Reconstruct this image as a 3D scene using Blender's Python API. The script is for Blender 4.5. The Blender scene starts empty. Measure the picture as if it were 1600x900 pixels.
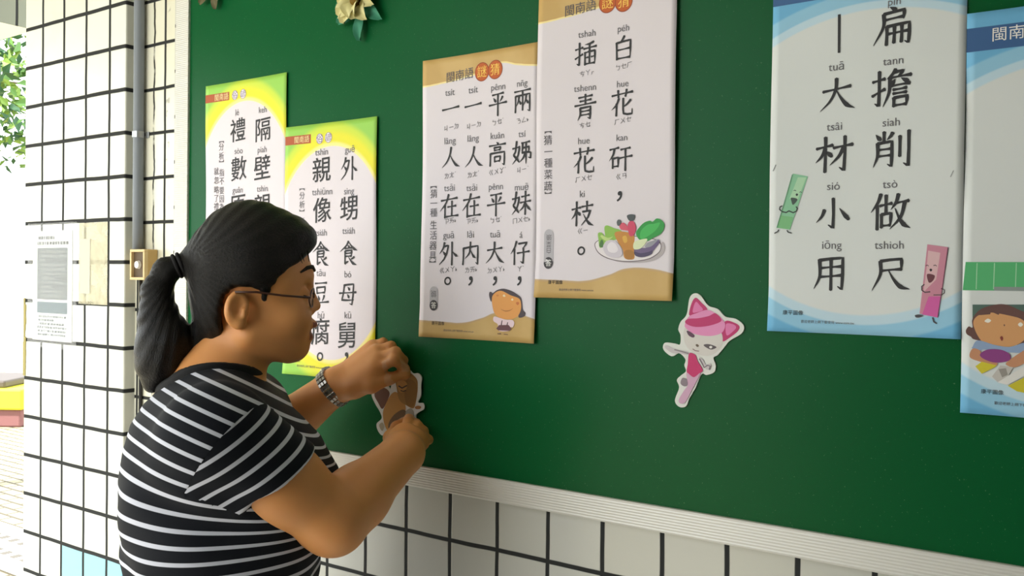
# Woman pinning a cut-out to a green notice board in an open school corridor
import bpy, bmesh, math, random
import numpy as np
from mathutils import Vector, Matrix
from mathutils.geometry import tessellate_polygon

SC = bpy.context.scene
COL = SC.collection

# ------------------------------------------------------------------ camera, sky, light, exposure
cam_d = bpy.data.cameras.new('camera')
cam_d.sensor_width = 36.0
cam_d.lens = 1431.4 * 36.0 / 1600.0
cam_d.clip_start = 0.02
cam = bpy.data.objects.new('camera', cam_d)
COL.objects.link(cam)
_yaw, _pit, _rol = .6116, -.0114, .0117
_f = Vector((-math.sin(_yaw) * math.cos(_pit), math.cos(_yaw) * math.cos(_pit), math.sin(_pit)))
_r = Vector((math.cos(_yaw), math.sin(_yaw), 0))
_u = _r.cross(_f)
_r2 = _r * math.cos(_rol) + _u * math.sin(_rol)
_u2 = _u * math.cos(_rol) - _r * math.sin(_rol)
cam.matrix_world = Matrix(((_r2.x, _u2.x, -_f.x, 0), (_r2.y, _u2.y, -_f.y, -1.2305), (_r2.z, _u2.z, -_f.z, 1.5), (0, 0, 0, 1)))
SC.camera = cam

SKY_STRENGTH = 4.15
FRONT_Y = -1.9
FRONT_X = -0.95
world = bpy.data.worlds.new('overcast_sky')
SC.world = world
world.use_nodes = True
_nt = world.node_tree
_bg = _nt.nodes['Background']
_bg.inputs['Color'].default_value = (0.93, 0.98, 1.0, 1)
_bg.inputs['Strength'].default_value = SKY_STRENGTH

sun_d = bpy.data.lights.new('sun', 'SUN')
sun_d.energy = 15.5
sun_d.angle = math.radians(4)
sun_d.color = (1.0, 0.96, 0.88)
sun = bpy.data.objects.new('sun', sun_d)
COL.objects.link(sun)
sun.rotation_euler = Vector((-0.25, -0.62, 0.75)).to_track_quat('Z', 'Y').to_euler()   # high, behind the corridor's open side

SC.view_settings.view_transform = 'Standard'
SC.view_settings.look = 'None'
SC.view_settings.gamma = 1.0
SC.view_settings.use_curve_mapping = False
SC.view_settings.exposure = 0.0

# ------------------------------------------------------------------ helpers
def lin(h):
    if isinstance(h, str):
        c = [int(h[i:i + 2], 16) / 255 for i in (0, 2, 4)]
    else:
        c = [v / 255 for v in h]
    return tuple((v / 12.92 if v <= .04045 else ((v + .055) / 1.055) ** 2.4) for v in c) + (1.0,)

def new_mat(name):
    m = bpy.data.materials.new(name)
    m.use_nodes = True
    return m, m.node_tree, m.node_tree.nodes['Principled BSDF']

_mc = {}
def flat(h, rough=.6, name=None, metal=0.0, spec=.4):
    key = (h, rough, metal, spec)
    if key in _mc:
        return _mc[key]
    m, nt, b = new_mat(name or 'colour_' + str(h))
    b.inputs['Base Color'].default_value = lin(h)
    b.inputs['Roughness'].default_value = rough
    b.inputs['Metallic'].default_value = metal
    b.inputs['Specular IOR Level'].default_value = spec
    _mc[key] = m
    return m

class NB:
    """small node builder"""
    def __init__(s, nt): s.nt = nt
    def n(s, t, **kw):
        x = s.nt.nodes.new(t)
        for k, v in kw.items(): setattr(x, k, v)
        return x
    def l(s, a, b): s.nt.links.new(a, b)
    def m(s, op, a, b=None, c=None, clamp=False):
        x = s.n('ShaderNodeMath', operation=op, use_clamp=clamp)
        for i, v in enumerate((a, b, c)):
            if v is None: continue
            if isinstance(v, (int, float)): x.inputs[i].default_value = v
            else: s.l(v, x.inputs[i])
        return x.outputs[0]
    def mix(s, f, a, b):
        x = s.n('ShaderNodeMix', data_type='RGBA')
        for i, v in ((0, f), (6, a), (7, b)):
            if isinstance(v, (int, float)): x.inputs[i].default_value = v
            elif isinstance(v, tuple): x.inputs[i].default_value = v
            else: s.l(v, x.inputs[i])
        return x.outputs[2]
    def sstep(s, v, a, b):
        x = s.n('ShaderNodeMapRange', interpolation_type='SMOOTHSTEP')
        s.l(v, x.inputs[0]); x.inputs[1].default_value = a; x.inputs[2].default_value = b
        return x.outputs[0]
    def noise(s, vec, scale, detail=2.0, rough=.5):
        x = s.n('ShaderNodeTexNoise')
        x.inputs['Scale'].default_value = scale; x.inputs['Detail'].default_value = detail; x.inputs['Roughness'].default_value = rough
        if vec is not None: s.l(vec, x.inputs['Vector'])
        return x.outputs['Fac']
    def bump(s, h, strength, dist, bsdf):
        x = s.n('ShaderNodeBump'); x.inputs['Strength'].default_value = strength; x.inputs['Distance'].default_value = dist
        s.l(h, x.inputs['Height']); s.l(x.outputs[0], bsdf.inputs['Normal'])

def link(name, me, parent=None, mats=(), smooth=False):
    o = bpy.data.objects.new(name, me)
    COL.objects.link(o)
    for m in mats: me.materials.append(m)
    if smooth:
        for p in me.polygons: p.use_smooth = True
    if parent is not None: o.parent = parent
    return o

def bm_obj(name, bm, mats, parent=None, smooth=False):
    bmesh.ops.recalc_face_normals(bm, faces=bm.faces)
    me = bpy.data.meshes.new(name); bm.to_mesh(me); bm.free()
    return link(name, me, parent, mats if isinstance(mats, (list, tuple)) else [mats], smooth)

def thing(name, label, cat, loc=(0, 0, 0), group=None):
    o = bpy.data.objects.new(name, None); COL.objects.link(o)
    o.location = loc; o.empty_display_size = .05
    return tag(o, label, cat, group)

def tag(o, label, cat, group=None):
    o['label'] = label; o['category'] = cat
    if group: o['group'] = group
    return o

def struct(o):
    o['kind'] = 'structure'; return o

def adopt(root, o):
    """parent o (built in world coordinates) to root, keeping its place"""
    o.parent = root
    o.matrix_parent_inverse = Matrix.Translation(root.location).inverted()
    return o

def box(bm, x0, x1, y0, y1, z0, z1, bev=0.0, mat=0):
    vs = [bm.verts.new(p) for p in ((x0, y0, z0), (x1, y0, z0), (x1, y1, z0), (x0, y1, z0), (x0, y0, z1), (x1, y0, z1), (x1, y1, z1), (x0, y1, z1))]
    fs = [bm.faces.new([vs[i] for i in q]) for q in ((0, 3, 2, 1), (4, 5, 6, 7), (0, 1, 5, 4), (1, 2, 6, 5), (2, 3, 7, 6), (3, 0, 4, 7))]
    for f in fs: f.material_index = mat
    if bev:
        r = bmesh.ops.bevel(bm, geom=list({e for f in fs for e in f.edges}), offset=bev, segments=2, affect='EDGES', profile=.5)
        for f in r['faces']: f.material_index = mat
    return fs

def box_obj(name, dims, mat, parent=None, bev=0.0):
    bm = bmesh.new(); box(bm, *dims, bev=bev)
    o = bm_obj(name, bm, mat, None)
    return adopt(parent, o) if parent else o

def tube(bm, pts, r, n=10, caps=True, radii=None):
    pts = [Vector(p) for p in pts]
    rings = []
    up = Vector((.13, .27, .95)).normalized()
    for i, p in enumerate(pts):
        t = (pts[min(i + 1, len(pts) - 1)] - pts[max(i - 1, 0)]).normalized()
        a = t.cross(up)
        if a.length < .05: a = t.cross(Vector((1, 0, 0)))
        a.normalize(); b = t.cross(a)
        rr = radii[i] if radii else r
        rings.append([bm.verts.new(p + a * (rr * math.cos(k * 2 * math.pi / n)) + b * (rr * math.sin(k * 2 * math.pi / n))) for k in range(n)])
    for i in range(len(rings) - 1):
        for k in range(n):
            bm.faces.new((rings[i][k], rings[i][(k + 1) % n], rings[i + 1][(k + 1) % n], rings[i + 1][k]))
    if caps:
        bm.faces.new(rings[0][::-1]); bm.faces.new(rings[-1])

def tube_obj(name, pts, r, mat, parent=None, n=10, radii=None):
    bm = bmesh.new(); tube(bm, pts, r, n, radii=radii)
    o = bm_obj(name, bm, mat, None, smooth=True)
    return adopt(parent, o) if parent else o

def catmull(pts, k=6):
    P = [Vector((p[0], p[1])) for p in pts]; n = len(P); out = []
    for i in range(n):
        a, b, c, d = P[i - 1], P[i], P[(i + 1) % n], P[(i + 2) % n]
        for j in range(k):
            t = j / k
            out.append(.5 * ((2 * b) + (c - a) * t + (2 * a - 5 * b + 4 * c - d) * t * t + (3 * b - a - 3 * c + d) * t ** 3))
    return [(p.x, p.y) for p in out]

# measured positions, in metres
POSTER_RECT = {'P1': (-1.646, -1.394, 1.417, 1.896), 'P2': (-1.3945, -1.152, 1.307, 1.788), 'P3': (-1.0445, -0.8045, 1.3955, 1.8735), 'P4': (-0.8045, -0.5665, 1.469, 1.947), 'P5': (-0.4275, -0.1895, 1.432, 1.91), 'P6': (-0.189, 0.05, 1.344, 1.822)}
LETTERS = {
 'P1': [
  ('lé', 'r', 0.1016, 0.412, 0.0184),
  ('禮', 'k', 0.1041, 0.3777, 0.0459),
  ('keh', 'r', 0.1809, 0.4098, 0.0179),
  ('隔', 'k', 0.1813, 0.3726, 0.0461),
  ('sòo', 'r', 0.1067, 0.333, 0.0183),
  ('數', 'k', 0.1071, 0.2989, 0.0472),
  ('piah', 'r', 0.18, 0.3305, 0.0179),
  ('壁', 'k', 0.1804, 0.2959, 0.0474),
  ('guân', 'r', 0.1037, 0.2532, 0.0184),
  ('原', 'k', 0.1041, 0.2217, 0.0486),
  ('tshin', 'r', 0.181, 0.2524, 0.0179),
  ('親', 'k', 0.1814, 0.2191, 0.0474),
  ('ke', 'r', 0.182, 0.1755, 0.0179),
  ('家', 'k', 0.1824, 0.1409, 0.0474),
  ('tsāi', 'r', 0.1026, 0.1772, 0.0184),
  ('在', 'k', 0.1031, 0.1417, 0.0486),
  ('︻', 's', 0.0518, 0.3621, 0.0147),
  ('分', 's', 0.0509, 0.3475, 0.0147),
  ('析', 's', 0.0512, 0.3288, 0.0147),
  ('︼', 's', 0.0514, 0.3128, 0.0147),
  ('指', 's', 0.0522, 0.2942, 0.0147),
  ('不', 's', 0.0522, 0.2768, 0.0147),
  ('要', 's', 0.0521, 0.2569, 0.0147),
  ('因', 's', 0.0523, 0.2395, 0.0147),
  ('為', 's', 0.0525, 0.2222, 0.0147),
  ('就', 's', 0.0347, 0.2978, 0.0147),
  ('忽', 's', 0.035, 0.2791, 0.0147),
  ('略', 's', 0.0348, 0.259, 0.0147),
  ('了', 's', 0.0346, 0.2416, 0.0147),
  ('禮', 's', 0.0346, 0.2242, 0.0147),
  ('閩南語', 'y', 0.0517, 0.4512, 0.0133),
  ('俗', 'p', 0.0936, 0.4508, 0.0145),
  ('諺', 'p', 0.1193, 0.4507, 0.0143)],
 'P2': [
  ('guē', 'r', 0.1734, 0.4235, 0.0177),
  ('外', 'k', 0.1722, 0.3916, 0.045),
  ('sing', 'r', 0.1728, 0.3466, 0.0178),
  ('甥', 'k', 0.1732, 0.317, 0.045),
  ('tsiáh', 'r', 0.1722, 0.2733, 0.0178),
  ('食', 'k', 0.1727, 0.2341, 0.045),
  ('bó', 'r', 0.1716, 0.1926, 0.0178),
  ('母', 'k', 0.1721, 0.1582, 0.0439),
  ('kū', 'r', 0.1726, 0.1167, 0.0178),
  ('舅', 'k', 0.1714, 0.0822, 0.0475),
  ('，', 'k', 0.1703, 0.0418, 0.0475),
  ('tshin', 'r', 0.099, 0.4238, 0.0182),
  ('親', 'k', 0.0994, 0.3923, 0.0461),
  ('tshiūnn', 'r', 0.1017, 0.3485, 0.0182),
  ('像', 'k', 0.1022, 0.3158, 0.0461),
  ('tsiáh', 'r', 0.0993, 0.271, 0.0182),
  ('食', 'k', 0.0998, 0.2333, 0.0462),
  ('tāu', 'r', 0.1003, 0.1945, 0.0182),
  ('豆', 'k', 0.1008, 0.158, 0.045),
  ('hū', 'r', 0.1014, 0.1143, 0.0182),
  ('腐', 'k', 0.1001, 0.085, 0.0486),
  ('。', 'k', 0.0998, 0.0388, 0.0487),
  ('︻', 's', 0.0478, 0.362, 0.0136),
  ('分', 's', 0.0476, 0.3459, 0.0136),
  ('析', 's', 0.0479, 0.3287, 0.0136),
  ('︼', 's', 0.0476, 0.3126, 0.0136),
  ('形', 's', 0.0478, 0.2966, 0.0136),
  ('容', 's', 0.048, 0.2793, 0.0136),
  ('閩南語', 'y', 0.0457, 0.4539, 0.0123),
  ('俗', 'p', 0.0934, 0.4521, 0.0146),
  ('諺', 'p', 0.1167, 0.4527, 0.0145),
  ('康平圖像', 'f', 0.0296, 0.0284, 0.0075),
  ('歡迎老師上網下載使用 www.com.tw', 'g', 0.0764, 0.0178, 0.0043)],
 'P3': [
  ('nñg', 'r', 0.2093, 0.4139, 0.0154),
  ('兩', 'k', 0.2097, 0.3882, 0.037),
  ('ㄋㄥ˫', 'b', 0.2101, 0.3573, 0.0092),
  ('tsí', 'r', 0.2092, 0.3328, 0.0154),
  ('姊', 'k', 0.2092, 0.3061, 0.0391),
  ('ㄐㄧˋ', 'b', 0.2113, 0.2782, 0.0093),
  ('pênn', 'r', 0.1607, 0.4135, 0.0157),
  ('平', 'k', 0.1602, 0.3885, 0.0398),
  ('ㄅㆥˊ', 'b', 0.1606, 0.3591, 0.0094),
  ('kuân', 'r', 0.1597, 0.3341, 0.0157),
  ('高', 'k', 0.16, 0.3063, 0.0388),
  ('ㄍㄨㆩˊ', 'b', 0.1605, 0.278, 0.0094),
  ('tsít', 'r', 0.1084, 0.4144, 0.016),
  ('一', 'k', 0.1087, 0.3904, 0.0406),
  ('ㄐㄧㄉ', 'b', 0.1105, 0.3577, 0.0096),
  ('lâng', 'r', 0.1095, 0.3337, 0.016),
  ('人', 'k', 0.1112, 0.3053, 0.0395),
  ('ㄌㄤˊ', 'b', 0.1103, 0.276, 0.0096),
  ('tsít', 'r', 0.059, 0.4153, 0.0163),
  ('一', 'k', 0.0608, 0.3896, 0.0413),
  ('ㄐㄧㄉ', 'b', 0.0626, 0.3585, 0.0098),
  ('lâng', 'r', 0.0602, 0.3332, 0.0163),
  ('人', 'k', 0.0619, 0.3075, 0.0402),
  ('ㄌㄤˊ', 'b', 0.061, 0.2771, 0.0098),
  ('muē', 'r', 0.2092, 0.2475, 0.0154),
  ('妹', 'k', 0.2095, 0.2248, 0.0391),
  ('ㄇㄨㆤ˫', 'b', 0.2099, 0.1975, 0.0093),
  ('á', 'r', 0.2098, 0.1708, 0.0154),
  ('仔', 'k', 0.2082, 0.1445, 0.0392),
  ('ㄚˋ', 'b', 0.2098, 0.1188, 0.0093),
  ('，', 'k', 0.2076, 0.0992, 0.0392),
  ('pênn', 'r', 0.1576, 0.2509, 0.0157),
  ('平', 'k', 0.1582, 0.2246, 0.0399),
  ('ㄅㆥˊ', 'b', 0.1586, 0.1989, 0.0095),
  ('tuā', 'r', 0.1568, 0.1727, 0.0158),
  ('大', 'k', 0.1572, 0.1448, 0.0399),
  ('ㄉㄨㄚ˫', 'b', 0.1598, 0.117, 0.0095),
  ('，', 'k', 0.1578, 0.0986, 0.04),
  ('tsāi', 'r', 0.1074, 0.2511, 0.016),
  ('在', 'k', 0.1078, 0.2243, 0.0407),
  ('ㄗㄞ˫', 'b', 0.1094, 0.1986, 0.0096),
  ('lāi', 'r', 0.1064, 0.173, 0.0161),
  ('內', 'k', 0.1068, 0.1441, 0.0407),
  ('ㄌㄞ˫', 'b', 0.1081, 0.1168, 0.0096),
  ('，', 'k', 0.1074, 0.098, 0.0407),
  ('tsāi', 'r', 0.0599, 0.2532, 0.0163),
  ('在', 'k', 0.0603, 0.2249, 0.0414),
  ('ㄗㄞ˫', 'b', 0.0627, 0.1998, 0.0098),
  ('guā', 'r', 0.0596, 0.1727, 0.0163),
  ('外', 'k', 0.06, 0.1443, 0.0414),
  ('ㆣㄨㄚ˫', 'b', 0.0604, 0.1165, 0.0098),
  ('。', 'k', 0.0593, 0.0974, 0.0415),
  ('︻', 's', 0.0252, 0.2625, 0.0132),
  ('猜', 's', 0.026, 0.2471, 0.0143),
  ('一', 's', 0.0263, 0.2305, 0.0143),
  ('種', 's', 0.0265, 0.2145, 0.0143),
  ('生', 's', 0.0268, 0.193, 0.0143),
  ('活', 's', 0.027, 0.1754, 0.0143),
  ('器', 's', 0.0266, 0.1578, 0.0143),
  ('具', 's', 0.0265, 0.1407, 0.0143),
  ('︼', 's', 0.0263, 0.1258, 0.0132),
  ('閩南語', 'h', 0.0801, 0.4443, 0.0173),
  ('謎', 'Y', 0.1266, 0.4447, 0.0201),
  ('猜', 'Y', 0.1542, 0.4451, 0.0199),
  ('鏡', 'S', 0.0299, 0.075, 0.011),
  ('答', 'w', 0.0301, 0.0552, 0.0121),
  ('康平圖像', 'f', 0.0405, 0.0247, 0.006),
  ('歡迎老師上網下載使用 www.com.tw', 'g', 0.0841, 0.0133, 0.0035)],
 'P4': [
  ('péh', 'r', 0.1511, 0.4017, 0.0143),
  ('白', 'k', 0.1515, 0.3745, 0.0382),
  ('ㄅㆤㄏ', 'b', 0.1527, 0.3477, 0.0086),
  ('hue', 'r', 0.1511, 0.3193, 0.0143),
  ('花', 'k', 0.1506, 0.2936, 0.0392),
  ('ㄏㄨㆤ', 'b', 0.1518, 0.2668, 0.0086),
  ('kan', 'r', 0.1508, 0.2392, 0.0143),
  ('矸', 'k', 0.1491, 0.2116, 0.0392),
  ('ㄍㄢ', 'b', 0.1508, 0.1838, 0.0086),
  ('，', 'k', 0.148, 0.1543, 0.0393),
  ('tshah', 'r', 0.0881, 0.4025, 0.0147),
  ('插', 'k', 0.087, 0.3743, 0.0382),
  ('ㄘㄚㆷ', 'b', 0.0889, 0.345, 0.0088),
  ('tshenn', 'r', 0.0861, 0.3201, 0.0147),
  ('青', 'k', 0.0873, 0.293, 0.0392),
  ('ㄘㆥ', 'b', 0.0869, 0.2656, 0.0088),
  ('hue', 'r', 0.0856, 0.2393, 0.0147),
  ('花', 'k', 0.0862, 0.2118, 0.0393),
  ('ㄏㄨㆤ', 'b', 0.0858, 0.1839, 0.0088),
  ('ki', 'r', 0.0839, 0.1579, 0.0148),
  ('枝', 'k', 0.0849, 0.1303, 0.0393),
  ('ㄍㄧ', 'b', 0.0858, 0.1038, 0.0088),
  ('。', 'k', 0.0834, 0.0733, 0.0394),
  ('︻', 's', 0.0217, 0.2632, 0.0121),
  ('猜', 's', 0.0213, 0.2471, 0.0141),
  ('一', 's', 0.0222, 0.2289, 0.0141),
  ('種', 's', 0.0221, 0.2113, 0.0141),
  ('菜', 's', 0.0221, 0.1932, 0.0141),
  ('蔬', 's', 0.0218, 0.1751, 0.0141),
  ('︼', 's', 0.022, 0.1605, 0.0121),
  ('閩南語', 'h', 0.0763, 0.4459, 0.0167),
  ('謎', 'Y', 0.1233, 0.4466, 0.0203),
  ('猜', 'Y', 0.151, 0.444, 0.02),
  ('頭', 'S', 0.0247, 0.0949, 0.0091),
  ('菜', 'S', 0.0243, 0.0843, 0.0091),
  ('白', 'S', 0.0244, 0.0742, 0.0091),
  ('答', 'w', 0.0241, 0.0546, 0.0121),
  ('康平圖像', 'f', 0.0382, 0.0245, 0.006),
  ('歡迎老師上網下載使用 www.com.tw', 'g', 0.0757, 0.0131, 0.0034)],
 'P5': [
  ('pín', 'r', 0.1552, 0.4167, 0.0136),
  ('扁', 'k', 0.1537, 0.3889, 0.0481),
  ('｜', 'l', 0.0882, 0.3886, 0.0497),
  ('tuā', 'r', 0.0849, 0.3439, 0.0149),
  ('大', 'k', 0.0866, 0.3102, 0.0465),
  ('tann', 'r', 0.1548, 0.3427, 0.0144),
  ('擔', 'k', 0.1545, 0.3106, 0.0482),
  ('tsâi', 'r', 0.0836, 0.2665, 0.015),
  ('材', 'k', 0.0841, 0.2332, 0.0482),
  ('siah', 'r', 0.1537, 0.2659, 0.0145),
  ('削', 'k', 0.155, 0.2344, 0.0466),
  ('sió', 'r', 0.0836, 0.1892, 0.015),
  ('小', 'k', 0.0837, 0.1555, 0.0466),
  ('tsò', 'r', 0.1534, 0.1884, 0.0145),
  ('做', 'k', 0.1543, 0.1562, 0.0467),
  ('iōng', 'r', 0.0827, 0.1126, 0.015),
  ('用', 'k', 0.0816, 0.0793, 0.0467),
  ('tshioh', 'r', 0.1534, 0.1119, 0.0145),
  ('尺', 'k', 0.1555, 0.0781, 0.0459),
  ('康平圖像', 'f', 0.0338, 0.0256, 0.006),
  ('歡迎老師上網下載使用 www.com.tw', 'g', 0.0785, 0.0144, 0.0038)],
 'P6': [
  ('閩南語', 'W', 0.0532, 0.4491, 0.0157),
  ('康平圖像', 'f', 0.0338, 0.0273, 0.0053),
  ('歡迎老師上網下載使用 www.com.tw', 'g', 0.0693, 0.0146, 0.0037)],
}
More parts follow.
